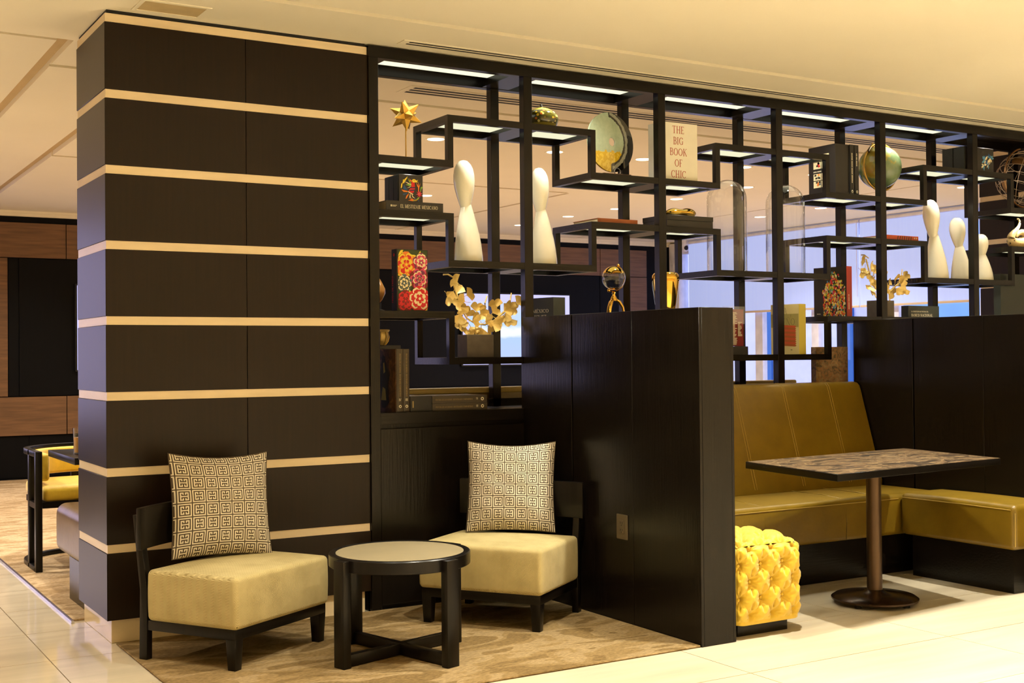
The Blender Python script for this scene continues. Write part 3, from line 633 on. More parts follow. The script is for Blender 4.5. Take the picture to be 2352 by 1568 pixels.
part('plinth', MB().box(4.425, -1.485, 0, 4.750, -0.80, 0.240), 'dark_oak_flat', b2, True)

def marble(name):
    m = bpy.data.materials.new(name); m.use_nodes = True; nt = m.node_tree; bs = nt.nodes['Principled BSDF']; L = nt.links
    tc = nt.nodes.new('ShaderNodeTexCoord'); mp = nt.nodes.new('ShaderNodeMapping'); mp.inputs['Rotation'].default_value = (0, 0, 0.35); mp.inputs['Scale'].default_value = (2.4, 6.5, 3)
    nz = nt.nodes.new('ShaderNodeTexNoise'); nz.inputs['Scale'].default_value = 1.6; nz.inputs['Detail'].default_value = 9; nz.inputs['Roughness'].default_value = 0.68; nz.inputs['Distortion'].default_value = 1.6
    L.new(tc.outputs['Object'], mp.inputs[0]); L.new(mp.outputs[0], nz.inputs[0])
    rp = nt.nodes.new('ShaderNodeValToRGB'); cr = rp.color_ramp
    cr.elements[0].position = 0.30; cr.elements[0].color = (*lin((22, 17, 12)), 1); cr.elements[1].position = 0.70; cr.elements[1].color = (*lin((190, 160, 112)), 1)
    for p, c in ((0.42, (44, 34, 25)), (0.49, (70, 55, 40)), (0.515, (150, 124, 88)), (0.54, (62, 46, 32)), (0.60, (96, 74, 52)), (0.63, (52, 40, 28))):
        e = cr.elements.new(p); e.color = (*lin(c), 1)
    L.new(nz.outputs[0], rp.inputs[0]); L.new(rp.outputs[0], bs.inputs['Base Color']); bs.inputs['Roughness'].default_value = 0.35; bs.inputs['Specular IOR Level'].default_value = 0.3; MAT[name] = m
marble('brown_marble')
t = thing('dining_table', 'pedestal table with a brown marble top inside the booth', 'table', (3.64, -1.235, 0))
quad = [(2.925, -1.671), (4.243, -1.550), (4.376, -0.786), (3.037, -0.915)]
def inset(q, d):
    c = (sum(p[0] for p in q)/4, sum(p[1] for p in q)/4); return [(p[0]+(c[0]-p[0])*d, p[1]+(c[1]-p[1])*d) for p in q]
part('edge_frame', MB().prism(quad, 0.710, 0.744, 'z'), 'black_lacquer', t, True, bevel=0.001, seg=1)
part('marble_top', MB().prism(inset(quad, 0.006), 0.743, 0.7455, 'z'), 'brown_marble', t, True)
part('pedestal', MB().lathe([(0.040, 0.05), (0.0385, 0.20), (0.0385, 0.705), (0, 0.705)], 28, (3.622, -1.245, 0)), 'dark_bronze', t, True, smooth=40)
part('base', MB().lathe([(0, 0.016), (0.205, 0.016), (0.222, 0.024), (0.222, 0.032), (0.205, 0.044), (0.12, 0.056), (0.06, 0.064), (0.046, 0.074), (0, 0.074)], 56, (3.622, -1.245, 0)), 'bronze_base', t, True, smooth=50)
for k in range(4): part('foot', MB().lathe([(0, 0), (0.018, 0), (0.018, 0.017), (0, 0.017)], 14, (3.622+0.175*math.cos(k*PI/2+0.25), -1.245+0.175*math.sin(k*PI/2+0.25), 0)), 'black_gap', t, True)
part('spider_plate', MB().box(3.40, -1.275, 0.700, 3.84, -1.215, 0.711).box(3.592, -1.45, 0.700, 3.652, -1.04, 0.711), 'black_lacquer', t, True)
part('hook', MB().tube([(3.93, -1.33, 0.71), (3.93, -1.33, 0.675), (3.96, -1.33, 0.675), (3.96, -1.33, 0.71)], 0.003, 6), 'polished_gold', t, True)

# tufted pouf
def pouf():
    t = thing('tufted_pouf', 'yellow button-tufted velvet pouf tucked beside the half wall', 'pouf', (2.655, -1.295, 0))
    H0, H1, W2 = 0.062, 0.435, 0.207
    hz = (H1-H0)/2; cz = (H0+H1)/2
    pitch, row = 0.134, 0.078
    def lattice(a0, b0): return [((i+0.5*(j % 2))*pitch+a0, j*row+b0) for i in range(-4, 5) for j in range(-6, 7)]
    side = lattice(0.02, 0.010); top = lattice(0.02, 0.01)
    def depth(a, b_, lat):
        ds = sorted((math.hypot(a-p[0], b_-p[1]), p) for p in lat)[:4]
        d0, p = ds[0]
        h = 0.026*(1-math.exp(-(d0/0.040)**2))-0.014*math.exp(-(d0/0.013)**2)
        crease = 0.0
        for _, q in ds[1:]:
            dx, dy = q[0]-p[0], q[1]-p[1]
            if abs(dy) < 1e-6 or abs(dx) > pitch*0.75: continue
            L = math.hypot(dx, dy); t_ = max(0.0, min(1.0, ((a-p[0])*dx+(b_-p[1])*dy)/(L*L)))
            off = math.hypot(a-p[0]-t_*dx, b_-p[1]-t_*dy)
            crease = max(crease, 0.013*math.exp(-abs(off)/0.0065))
        pleat = 0.0030*math.cos(11*math.atan2(b_-p[1], a-p[0]))*math.exp(-((d0-0.026)/0.015)**2)
        return h-crease-pleat-0.004
    mb = MB(); n = 84
    def shape(p, lat, a, b_, nrm):
        r = 0.060
        q = Vector((max(-W2+r, min(W2-r, p[0])), max(-W2+r, min(W2-r, p[1])), max(-hz+0.012, min(hz-r, p[2]))))
        d = Vector(p)-q
        o = q+d.normalized()*min(r, d.length) if d.length > 1e-9 else Vector(p)
        nn = d.normalized() if d.length > 1e-6 else Vector(nrm)
        if p[2] < -hz+0.02: return o+Vector((0, 0, cz))
        k = min(1.0, (p[2]+hz)/0.05)
        ed = min(hz-p[2], 1e9) if abs(nrm[2]) < 0.5 else min(W2-abs(p[0]), W2-abs(p[1]))
        k *= 0.30+0.70*min(1.0, max(0.0, ed/0.040))
        if abs(nrm[2]) < 0.5: k *= 0.35+0.65*min(1.0, (W2-max(abs(p[0])*(1-abs(nrm[0])), abs(p[1])*(1-abs(nrm[1]))))/0.030)
        return o+nn*depth(a, b_, lat)*k+Vector((0, 0, cz))
    faces = [((1, 0, 0), (0, 1, 0)), ((-1, 0, 0), (0, -1, 0)), ((0, 1, 0), (-1, 0, 0)), ((0, -1, 0), (1, 0, 0))]
    for nrm, tu in faces:
        vs_ = []
        for j in range(n+1):
            for i in range(n+1):
                u, v = -1+2*i/n, -1+2*j/n; p = (nrm[0]*W2+tu[0]*u*W2, nrm[1]*W2+tu[1]*u*W2, v*hz); vs_.append(shape(p, side, u*W2, v*hz, nrm))
        mb.add(vs_, [(j*(n+1)+i, j*(n+1)+i+1, (j+1)*(n+1)+i+1, (j+1)*(n+1)+i) for j in range(n) for i in range(n)])
    vs_ = [shape(((-1+2*i/n)*W2, (-1+2*j/n)*W2, hz), top, (-1+2*i/n)*W2, (-1+2*j/n)*W2, (0, 0, 1)) for j in range(n+1) for i in range(n+1)]
    vs_ = [v+Vector((0, 0, 0.018*(1-(v.x/W2)**2)*(1-(v.y/W2)**2))) for v in vs_]
    mb.add(vs_, [(j*(n+1)+i, j*(n+1)+i+1, (j+1)*(n+1)+i+1, (j+1)*(n+1)+i) for j in range(n) for i in range(n)])
    mb.box(-W2+0.02, -W2+0.02, H0+0.002, W2-0.02, W2-0.02, H0+0.01)
    part('tufted_cover', mb, 'yellow_velvet', t, smooth=85, fix=True)
    bme = MB().ball((0, 0, 0), 0.0085, n=12, k=6, sz=0.6).mesh('button', 'yellow_velvet', smooth=80)
    for nrm, tu in faces:
        if nrm == (0, 1, 0): continue
        for a, b_ in side:
            if abs(a) < W2-0.01 and -hz+0.05 < b_ < hz-0.02:
                x, y = nrm[0]*(W2-0.014)+tu[0]*a, nrm[1]*(W2-0.014)+tu[1]*a
                put('button', bme, t, (x, y, cz+b_), (0, PI/2, math.atan2(nrm[1], nrm[0])))
    for a, b_ in top:
        if abs(a) < W2-0.01 and abs(b_) < W2-0.01: put('button', bme, t, (a, b_, H1-0.012+0.018*(1-(a/W2)**2)*(1-(b_/W2)**2)))
    part('plinth', MB().box(-0.150, -0.150, 0.0, 0.160, 0.150, 0.066), 'dark_oak_flat', t, bevel=0.002)
pouf()

# ------------------------------------------------------------------ lounge side: rear banquette, brown bench, barrel chair, dark table
rb = thing('banquette', 'olive leather banquette backing onto the far side of the shelf', 'bench', (3.0, 0.75, 0))
part('backrest', MB().prism([(0.43, 0.42), (0.43, 1.095), (0.44, 1.10), (0.70, 0.50), (0.70, 0.42)], 1.40, 4.70, 'x'), 'olive_leather', rb, True, bevel=0.01)
part('top_roll', MB().prism([(0.424, 1.094), (0.424, 1.118), (0.434, 1.126), (0.475, 1.126), (0.485, 1.11), (0.48, 1.094)], 1.40, 4.70, 'x'), 'pale_leather', rb, True, bevel=0.004)
part('seat', soft_box(1.40, 0.62, 0.235, 4.70, 1.15, 0.47, 0.03, 0.01, (24, 10, 5)), 'olive_leather', rb, True, smooth=60, fix=True)
part('plinth', MB().box(1.40, 0.45, 0.0105, 4.70, 1.08, 0.235), 'dark_oak_flat', rb, True)
bb = thing('upholstered_bench', 'brown leather bench end peeking out behind the striped column', 'bench', (0.6, 1.1, 0))
part('seat', soft_box(0.045, 0.61, 0.238, 1.30, 1.43, 0.510, 0.055, 0.01, (18, 14, 7)), 'brown_leather', bb, True, smooth=60, fix=True)
part('plinth', MB().box(0.075, 0.61, 0.010, 1.30, 1.20, 0.240), 'dark_oak_flat', bb, True)
t = thing('dining_table', 'square black marble table in the lounge beside the yellow barrel chair', 'table', (0.52, 1.68, 0))
part('top', MB().box(0.125, 1.300, 0.722, 0.92, 2.060, 0.760), 'black_lacquer', t, True, bevel=0.002)
part('pedestal', MB().lathe([(0.045, 0.03), (0.04, 0.2), (0.04, 0.716), (0, 0.716)], 20, (0.52, 1.68, 0.01)), 'dark_bronze', t, True, smooth=40)
part('base', MB().lathe([(0, 0), (0.24, 0), (0.24, 0.015), (0.10, 0.03), (0, 0.04)], 32, (0.52, 1.68, 0.01)), 'bronze_base', t, True, smooth=40)
t = thing('drinking_glass', 'tall drinking glass standing on the lounge table edge', 'glass', (0.215, 1.62, 0.760))
part('bowl', MB().lathe([(0, 0.0), (0.030, 0.0), (0.036, 0.15), (0.0345, 0.15), (0.028, 0.008), (0, 0.008)], 20), 'dome_glass', t, smooth=40)
flat('amber_drink', (200, 140, 60), 0.2); part('drink', MB().lathe([(0, 0.009), (0.027, 0.009), (0.031, 0.095), (0, 0.095)], 20), 'amber_drink', t, smooth=40)
def barrel_chair():
    t = thing('barrel_chair', 'yellow velvet barrel chair with a black frame behind the lounge table', 'chair', (0.44, 2.52, 0.010))
    def arc(r, a0, a1, n=20): return [(r*math.cos(math.radians(a0+(a1-a0)*i/n)), r*math.sin(math.radians(a0+(a1-a0)*i/n))) for i in range(n+1)]
    def ring(r0, r1, z0, z1, fy): return MB().prism([(-r1, -fy), *[(x, y) for x, y in arc(r1, 180, 0)], (r1, -fy), (r0, -fy), *[(x, y) for x, y in arc(r0, 0, 180)], (-r0, -fy)], z0, z1, 'z')
    part('top_rail', ring(0.335, 0.375, 0.700, 0.735, 0.36), 'black_lacquer', t, bevel=0.003)
    part('base_rail', ring(0.335, 0.375, 0.0, 0.030, 0.36), 'black_lacquer', t, bevel=0.003)
    for sx in (-1, 1):
        for y0 in (-0.385, -0.160):
            xs = sorted((sx*0.335, sx*0.375)); part('leg', MB().box(xs[0], y0, 0.0, xs[1], y0+0.045, 0.735), 'black_lacquer', t, bevel=0.003)
        xs = sorted((sx*0.337, sx*0.373)); part('side_rail', MB().box(xs[0], -0.36, 0.385, xs[1], -0.12, 0.420), 'black_lacquer', t)
    part('leg', MB().box(-0.02, 0.335, 0.0, 0.02, 0.375, 0.72), 'black_lacquer', t)
    part('back_pad', ring(0.275, 0.333, 0.545, 0.715, 0.30), 'yellow_velvet', t, bevel=0.02, seg=3)
    part('seat_pad', soft_box(-0.325, -0.36, 0.42, 0.325, 0.26, 0.52, 0.035, 0.015), 'yellow_velvet', t, smooth=60, fix=True)
    part('seat_frame', MB().box(-0.33, -0.365, 0.385, 0.33, 0.20, 0.422), 'black_lacquer', t)
barrel_chair()

# televisions on the back wall
def screen_material():
    m = bpy.data.materials.new('tv_picture'); m.use_nodes = True; nt = m.node_tree; nt.nodes.clear(); L = nt.links
    tc = nt.nodes.new('ShaderNodeTexCoord'); sp = nt.nodes.new('ShaderNodeSeparateXYZ'); L.new(tc.outputs['Generated'], sp.inputs[0])
    nz = nt.nodes.new('ShaderNodeTexNoise'); nz.inputs['Scale'].default_value = 6; nz.inputs['Detail'].default_value = 6; L.new(tc.outputs['Generated'], nz.inputs[0])
    ad = nt.nodes.new('ShaderNodeMath'); ad.operation = 'MULTIPLY_ADD'; ad.inputs[1].default_value = 0.25; L.new(nz.outputs[0], ad.inputs[0]); L.new(sp.outputs[2], ad.inputs[2])
    rp = nt.nodes.new('ShaderNodeValToRGB'); cr = rp.color_ramp; cr.elements[0].position = 0.0; cr.elements[0].color = (0.50, 0.60, 1.0, 1); cr.elements[1].position = 1.0; cr.elements[1].color = (0.62, 0.68, 1.0, 1)
    for p, c in ((0.48, (0.46, 0.62, 1.0)), (0.56, (0.85, 0.90, 1.0)), (0.64, (0.88, 0.92, 1.0)), (0.72, (0.50, 0.68, 1.0)), (0.95, (0.56, 0.70, 1.0))):
        e = cr.elements.new(p); e.color = (*c, 1)
    L.new(ad.outputs[0], rp.inputs[0]); em = nt.nodes.new('ShaderNodeEmission'); em.inputs[1].default_value = 1.5; L.new(rp.outputs[0], em.inputs[0])
    o = nt.nodes.new('ShaderNodeOutputMaterial'); L.new(em.outputs[0], o.inputs[0]); MAT['tv_picture'] = m
screen_material(); glow('tv_border', (0.60, 0.58, 1.0), 1.6)
for xa, xb, lab in ((6.47, 8.15, 'lit wall television with a pale sky picture behind the gold leaves'), (1.60, 3.26, 'wall television with a glowing edge just left of the striped column')):
    t = thing('television', lab, 'television', ((xa+xb)/2, YW, 1.65), 0, 'televisions in the lounge')
    part('housing', MB().box(xa-0.02, YW-0.03, 1.165, xb+0.02, YW+0.012, 2.14), 'black_gap', t, True, bevel=0.004)
    part('screen_border', MB().box(xa, YW-0.033, 1.184, xb, YW-0.029, 2.122), 'tv_border', t, True)
    part('screen', MB().box(xa+0.09, YW-0.036, 1.25, xb-0.08, YW-0.032, 2.02), 'tv_picture', t, True)

t = thing('roller_blind', 'unseen glowing blue blind added on the back wall to tint the column side', 'blind', (-2.2, YW-0.02, 0.6))  # source inferred from the column sheen; the blind itself is added
part('blind_fabric', MB().box(-3.6, YW-0.03, 0.62, -0.75, YW-0.024, 2.80), 'sheen_blind', t, True)
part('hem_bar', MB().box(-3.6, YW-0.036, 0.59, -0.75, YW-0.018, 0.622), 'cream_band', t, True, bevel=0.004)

# ------------------------------------------------------------------ books and ornaments on the shelf
flat('book_black', (30, 27, 24), 0.45); flat('book_black_green', (30, 36, 30), 0.5); flat('book_white', (246, 243, 230), 0.5); flat('ink_red', (176, 62, 40), 0.6); flat('ink_cream', (222, 214, 190), 0.6); flat('ink_gold', (150, 130, 86), 0.6)
flat('book_brown', (60, 50, 34), 0.5); flat('book_rust', (160, 84, 30), 0.5); flat('book_red', (150, 46, 34), 0.5); flat('book_orange', (188, 78, 36), 0.5); flat('book_yellow', (206, 190, 84), 0.55); flat('book_sand', (214, 198, 140), 0.55); flat('book_olive', (160, 148, 86), 0.6)
flat('p_red', (206, 30, 36), 0.6); flat('p_orange', (232, 128, 40), 0.6); flat('p_yellow', (232, 204, 60), 0.6); flat('p_green', (128, 178, 60), 0.6); flat('p_blue', (24, 80, 140), 0.6); flat('p_pink', (214, 70, 110), 0.6); flat('p_cream', (236, 222, 180), 0.6); flat('p_purple', (120, 40, 84), 0.6); flat('p_dark', (70, 12, 16), 0.6); flat('p_leaf', (52, 66, 20), 0.6); flat('p_grey', (90, 100, 104), 0.6); flat('p_navy', (40, 30, 80), 0.6); flat('p_sky', (90, 150, 190), 0.6); flat('ink_red_dark', (120, 24, 20), 0.6)
def book_standing(name, label, x, y, z, w, d, h, rz, cover, group=None, spine='left', board=0.003, cat='book'):
    """Front board faces -y. x,y = front-left bottom corner; w along x, d thick, h tall."""
    t = thing(name, label, cat, (x, y, z), rz, group)
    c = MB().box(0, 0, 0, w, board, h).box(0, d-board, 0, w, d, h)
    if spine == 'left': c.box(0, board, 0, board, d-board, h)
    else: c.box(w-board, board, 0, w, d-board, h)
    part('cover', c, cover, t)
    a, b_ = (board, w-0.004) if spine == 'left' else (0.004, w-board)
    part('pages', MB().box(a, board, 0.003, b_, d-board, h-0.004), 'paper', t)
    return t
def book_lying(name, label, x, y, z, w, d, h, rz, cover, group=None, board=0.003, cat='book'):
    """Spine faces -y. w along the spine."""
    t = thing(name, label, cat, (x, y, z), rz, group)
    part('cover', MB().box(0, 0, 0, w, d, board).box(0, 0, h-board, w, d, h).box(0, 0, board, w, board, h-board), cover, t)
    part('pages', MB().box(0.004, board, board, w-0.004, d-0.004, h-board), 'paper', t)
    return t
EPS = 0.0012
def pm(mb, parent, name, mats, y=-EPS, m=None):
    if m is not None: mb.xf(m)
    return part(name, mb, mats, parent)
def blob(mb, cx, cz, pts, mi, y=-EPS, s=1.0, rot=0.0):
    c, s_ = math.cos(rot), math.sin(rot)
    mb.disc([(cx+s*(px*c-pz*s_), y, cz+s*(px*s_+pz*c)) for px, pz in pts], mi)
PETAL = [(0, 0), (0.16, 0.25), (0.2, 0.55), (0.1, 0.85), (0, 1), (-0.1, 0.85), (-0.2, 0.55), (-0.16, 0.25)]
def circ(n=12, r=1.0): return [(r*math.cos(2*PI*i/n), r*math.sin(2*PI*i/n)) for i in range(n)]

# --- post 0, upper board (2.352): gold star
Z1L, Z1H, Z2L, Z2H, Z3L, Z3H, ZB = 2.352, 2.596, 1.820, 2.070, 1.300, 1.546, 1.018
t = thing('star_sculpture', 'gold spiked star on a thin rod and square base', 'sculpture', (1.594, 0.12, Z1L))
part('base', MB().box(-0.058, -0.045, 0, 0.062, 0.045, 0.014), 'gold', t, bevel=0.002)
part('rod', MB().tube([(0, 0, 0.013), (0, 0, 0.20)], 0.0035, 8), 'gold', t, smooth=60)
ph = (1+5**0.5)/2; iv = [Vector(v).normalized() for v in ((-1, ph, 0), (1, ph, 0), (-1, -ph, 0), (1, -ph, 0), (0, -1, ph), (0, 1, ph), (0, -1, -ph), (0, 1, -ph), (ph, 0, -1), (ph, 0, 1), (-ph, 0, -1), (-ph, 0, 1))]
ifc = [(0, 11, 5), (0, 5, 1), (0, 1, 7), (0, 7, 10), (0, 10, 11), (1, 5, 9), (5, 11, 4), (11, 10, 2), (10, 7, 6), (7, 1, 8), (3, 9, 4), (3, 4, 2), (3, 2, 6), (3, 6, 8), (3, 8, 9), (4, 9, 5), (2, 4, 11), (6, 2, 10), (8, 6, 7), (9, 8, 1)]
sm = MB(); RS = Matrix.Rotation(0.5, 3, 'Z') @ Matrix.Rotation(0.35, 3, 'X') @ Matrix.Rotation(0.25, 3, 'Y')
for i, v in enumerate(iv):
    cs = [((iv[a]+iv[b_]+iv[c])/3).normalized()*0.044 for a, b_, c in ifc if i in (a, b_, c)]
    ax = v.orthogonal().normalized(); ay = v.cross(ax); cs.sort(key=lambda q: math.atan2(q.dot(ay), q.dot(ax)))
    tip = v*0.094
    for k in range(5): sm.add([RS @ tip, RS @ cs[k], RS @ cs[(k+1) % 5]], [(0, 1, 2)])
sm.v = [(x, y, z+0.243) for x, y, z in sm.v]; part('star', sm, 'gold', t)

# --- post 0, middle board (2.07): lying book with the bird-print box on it
t = book_lying('art_book', 'lying black book EL MESTIZAJE MEXICANO under the bird-print box', 1.428, 0.020, Z2H, 0.335, 0.255, 0.052, 0, 'book_black')
part('title', letters('EL MESTIZAJE MEXICANO', 0.0185, 0.082, 0.0165, -EPS, squeeze=0.72, fat=1.15), 'ink_cream', t)
lg = MB(); lg.disc([(0.025, -EPS, 0.021), (0.034, -EPS, 0.021), (0.034, -EPS, 0.031), (0.025, -EPS, 0.031)])
for k, w_ in enumerate((0.02, 0.026)): lg.disc([(0.036, -EPS, 0.022+0.005*k), (0.036+w_, -EPS, 0.022+0.005*k), (0.036+w_, -EPS, 0.0245+0.005*k), (0.036, -EPS, 0.0245+0.005*k)])
part('publisher_mark', lg, 'ink_cream', t)
t = thing('boxed_book_set', 'black boxed set with a colourful embroidered bird on its cover', 'book', (1.515, 0.045, Z2H+0.052))
part('slipcase', MB().box(0, 0, 0, 0.140, 0.175, 0.146), 'book_black', t, bevel=0.001, seg=1)
for k in range(3): part('volume', MB().box(-0.002, 0.008+0.056*k, 0.003, 0.002, 0.060+0.056*k, 0.143), 'book_black_green', t, bevel=0.001, seg=1)
B = MB(); o_ = 0.140
def bq(pts, mi): B.disc([(o_*(0.03+0.97*px), -EPS-0.00002*len(B.f), 0.146*pz) for px, pz in pts], mi)
RD, OR, YE, GR, BL, PK, CR, NV = range(8)
bq([(.50, .74), (.64, .74), (.66, .52), (.60, .36), (.46, .30), (.38, .42), (.50, .56)], RD)
for zz in (.53, .44): bq([(.42, zz-.03), (.66, zz-.01), (.66, zz+.03), (.44, zz+.01)], NV)
bq([(.36, .40), (.58, .30), (.56, .27), (.34, .37)], CR)
bq([(.52, .78), (.56, .84), (.64, .85), (.72, .80), (.80, .83), (.74, .77), (.80, .74), (.66, .73), (.58, .72)], YE); bq([(.60, .80), (.62, .82), (.635, .80), (.62, .785)], NV)
for a in ((.38, .86), (.46, .92), (.36, .78)): bq([(.54, .78), (.50, .80), a, (.52, .74)], OR)
bq([(.48, .62), (.32, .88), (.44, .76), (.50, .66)], GR); bq([(.48, .60), (.20, .74), (.36, .70), (.50, .64)], CR); bq([(.46, .58), (.24, .62), (.40, .66), (.50, .62)], GR); bq([(.48, .58), (.30, .50), (.44, .54), (.50, .60)], CR)
bq([(.12, .68), (.20, .82), (.34, .93), (.30, .84), (.20, .70), (.16, .66)], YE); bq([(.04, .50), (.06, .64), (.12, .70), (.10, .54), (.06, .48)], YE); bq([(.12, .68), (.17, .68), (.17, .82), (.14, .80)], YE)
bq([(.14, .48), (.18, .62), (.34, .44), (.20, .44)], BL); bq([(.06, .44), (.34, .40), (.32, .36), (.16, .36)], OR); bq([(.12, .28), (.34, .34), (.30, .30), (.16, .24)], BL); bq([(.24, .12), (.28, .22), (.40, .34), (.36, .24), (.28, .12)], OR)
bq([(.43, .30), (.46, .30), (.46, .18), (.52, .14), (.44, .16), (.40, .16)], CR); bq([(.50, .30), (.53, .28), (.58, .20), (.68, .14), (.58, .17), (.54, .19)], CR)
for k in range(8):
    a = 2*PI*k/8+0.2; bq([(.84, .32), (.84+.055*math.cos(a-.5), .32+.055*math.sin(a-.5)), (.84+.15*math.cos(a), .32+.15*math.sin(a)), (.84+.055*math.cos(a+.5), .32+.055*math.sin(a+.5))], RD if k % 2 else PK)
bq([(.83+.02*math.cos(i), .32+.02*math.sin(i)) for i in (0, 1.5, 3, 4.5)], YE)
bq([(.76, .58), (.70, .74), (.80, .60), (.79, .78), (.83, .60), (.90, .72), (.84, .56), (.81, .40), (.79, .40), (.79, .56)], OR); bq([(.88, .40), (.90, .40), (.94, .52), (.99, .54), (.96, .60), (.90, .56)], GR)
bq([(.84, .22), (.82, .14), (.70, .06), (.56, .04), (.34, .06), (.50, .10), (.36, .14), (.54, .12), (.42, .20), (.60, .10), (.72, .11)], OR); bq([(.84, .20), (.80, .13), (.68, .07), (.56, .05), (.56, .07), (.68, .10), (.80, .20)], GR)
bq([(.60, .14), (.72, .10), (.66, .16)], BL); bq([(.80, .10), (.84, .02), (.76, .08)], BL); bq([(.62, .06), (.64, 0.01), (.60, .05)], BL)
part('embroidered_bird', B, ['p_red', 'p_orange', 'p_yellow', 'p_green', 'p_blue', 'p_pink', 'p_cream', 'p_navy'], t)

# --- white abstract figures (head leaning on a tapering body)
def figure(label, x, y, z, h, hw, bw, off=0.0):
    t = thing('abstract_figure', label, 'sculpture', (x, y, z), 0, 'white abstract figures')
    hb = 0.37*h                                            # where the head begins to swell
    body = MB(); n = 28
    prof = [(0, 0), (bw*0.49, 0), (bw*0.5, 0.006*h), (bw*0.485, 0.08*h), (bw*0.455, 0.17*h), (bw*0.405, 0.27*h), (bw*0.33, 0.38*h), (bw*0.26, 0.47*h), (bw*0.20, 0.54*h), (bw*0.15, 0.595*h), (bw*0.085, 0.63*h), (0, 0.642*h)]
    body.lathe(prof, n)
    head = MB(); hp = [(0, 0.43*h), (hw*0.07, 0.45*h), (hw*0.16, 0.50*h), (hw*0.26, 0.56*h), (hw*0.37, 0.64*h), (hw*0.46, 0.72*h), (hw*0.50, 0.79*h), (hw*0.49, 0.85*h), (hw*0.44, 0.91*h), (hw*0.34, 0.955*h), (hw*0.20, 0.987*h), (0, h)]
    head.lathe(hp, n)
    sh = lambda v: (v[0]+off*(0.62+0.38*(v[2]-0.43*h)/(0.4*h)), v[1], v[2]); body.v = [(a+off*0.62*max(0.0, c/(0.64*h))**1.5, b_, c) for a, b_, c in body.v]
    head.v = [sh(v) for v in head.v]
    body.add(head.v, head.f)
    part('glazed_body', body, 'white_ceramic', t, smooth=70)
    return t
figure('tall glossy white figure beside the bird-print box', 2.000, 0.17, Z2L, 0.572, 0.120, 0.163, -0.026)
figure('tall glossy white figure standing just right of a post, under the painted gourd', 2.490, 0.17, Z2L, 0.565, 0.112, 0.163, -0.022)
figure('tall glossy white figure above the book BANCO NACIONAL', 5.825, 0.17, Z2L, 0.572, 0.118, 0.165, -0.055)
figure('short glossy white figure between a taller one and a post', 6.085, 0.17, Z2L, 0.458, 0.114, 0.150, -0.038)
figure('smallest white figure half hidden behind a post at right', 6.325, 0.17, Z2L, 0.350, 0.105, 0.150, -0.02)

# --- painted lacquer gourd box
def gourd_material():
    m = bpy.data.materials.new('painted_lacquer'); m.use_nodes = True; nt = m.node_tree; bs = nt.nodes['Principled BSDF']; L = nt.links
    tc = nt.nodes.new('ShaderNodeTexCoord'); vo = nt.nodes.new('ShaderNodeTexVoronoi'); vo.inputs['Scale'].default_value = 48
    L.new(tc.outputs['Object'], vo.inputs[0]); rp = nt.nodes.new('ShaderNodeValToRGB'); cr = rp.color_ramp; cr.interpolation = 'CONSTANT'
    cr.elements[0].position = 0; cr.elements[0].color = (*lin((40, 36, 14)), 1); cr.elements[1].position = 0.86; cr.elements[1].color = (*lin((200, 190, 120)), 1)
    for p, c in ((0.25, (126, 116, 30)), (0.45, (178, 96, 40)), (0.58, (60, 66, 20)), (0.7, (196, 168, 50))): e = cr.elements.new(p); e.color = (*lin(c), 1)
    hs = nt.nodes.new('ShaderNodeSeparateColor'); L.new(vo.outputs['Color'], hs.inputs[0]); L.new(hs.outputs[0], rp.inputs[0])
    mx = nt.nodes.new('ShaderNodeMix'); mx.data_type = 'RGBA'; dm = nt.nodes.new('ShaderNodeMath'); dm.operation = 'GREATER_THAN'; dm.inputs[1].default_value = 0.38
    L.new(vo.outputs['Distance'], dm.inputs[0]); L.new(dm.outputs[0], mx.inputs[0]); L.new(rp.outputs[0], mx.inputs[6]); mx.inputs[7].default_value = (*lin((70, 64, 18)), 1); L.new(mx.outputs[2], bs.inputs['Base Color'])
    bs.inputs['Roughness'].default_value = 0.1; bs.inputs['Coat Weight'].default_value = 0.6; MAT['painted_lacquer'] = m
gourd_material(); flat('olive_lacquer', (150, 142, 60), 0.12, coat=0.5)
t = thing('lacquer_box', 'round painted lacquer box with flowers and a black stem knob', 'ornament', (2.480, 0.16, Z1H))
part('bowl', MB().lathe([(0, 0), (0.060, 0), (0.064, 0.006), (0.088, 0.030), (0.090, 0.034), (0, 0.034)], 36), 'olive_lacquer', t, smooth=60)
part('lid', MB().lathe([(0.0905, 0.034), (0.098, 0.052), (0.099, 0.064), (0.094, 0.084), (0.080, 0.102), (0.070, 0.110)], 36), 'painted_lacquer', t, smooth=60)
part('crown', MB().lathe([(0.070, 0.110), (0.050, 0.122), (0.025, 0.131), (0.010, 0.134), (0, 0.134)], 36), 'olive_lacquer', t, smooth=60)
part('stem', MB().tube([(0, 0, 0.130), (-0.001, 0, 0.142), (-0.005, 0, 0.154)], [0.009, 0.0075, 0.0085], 10), 'black_gap', t, smooth=60)

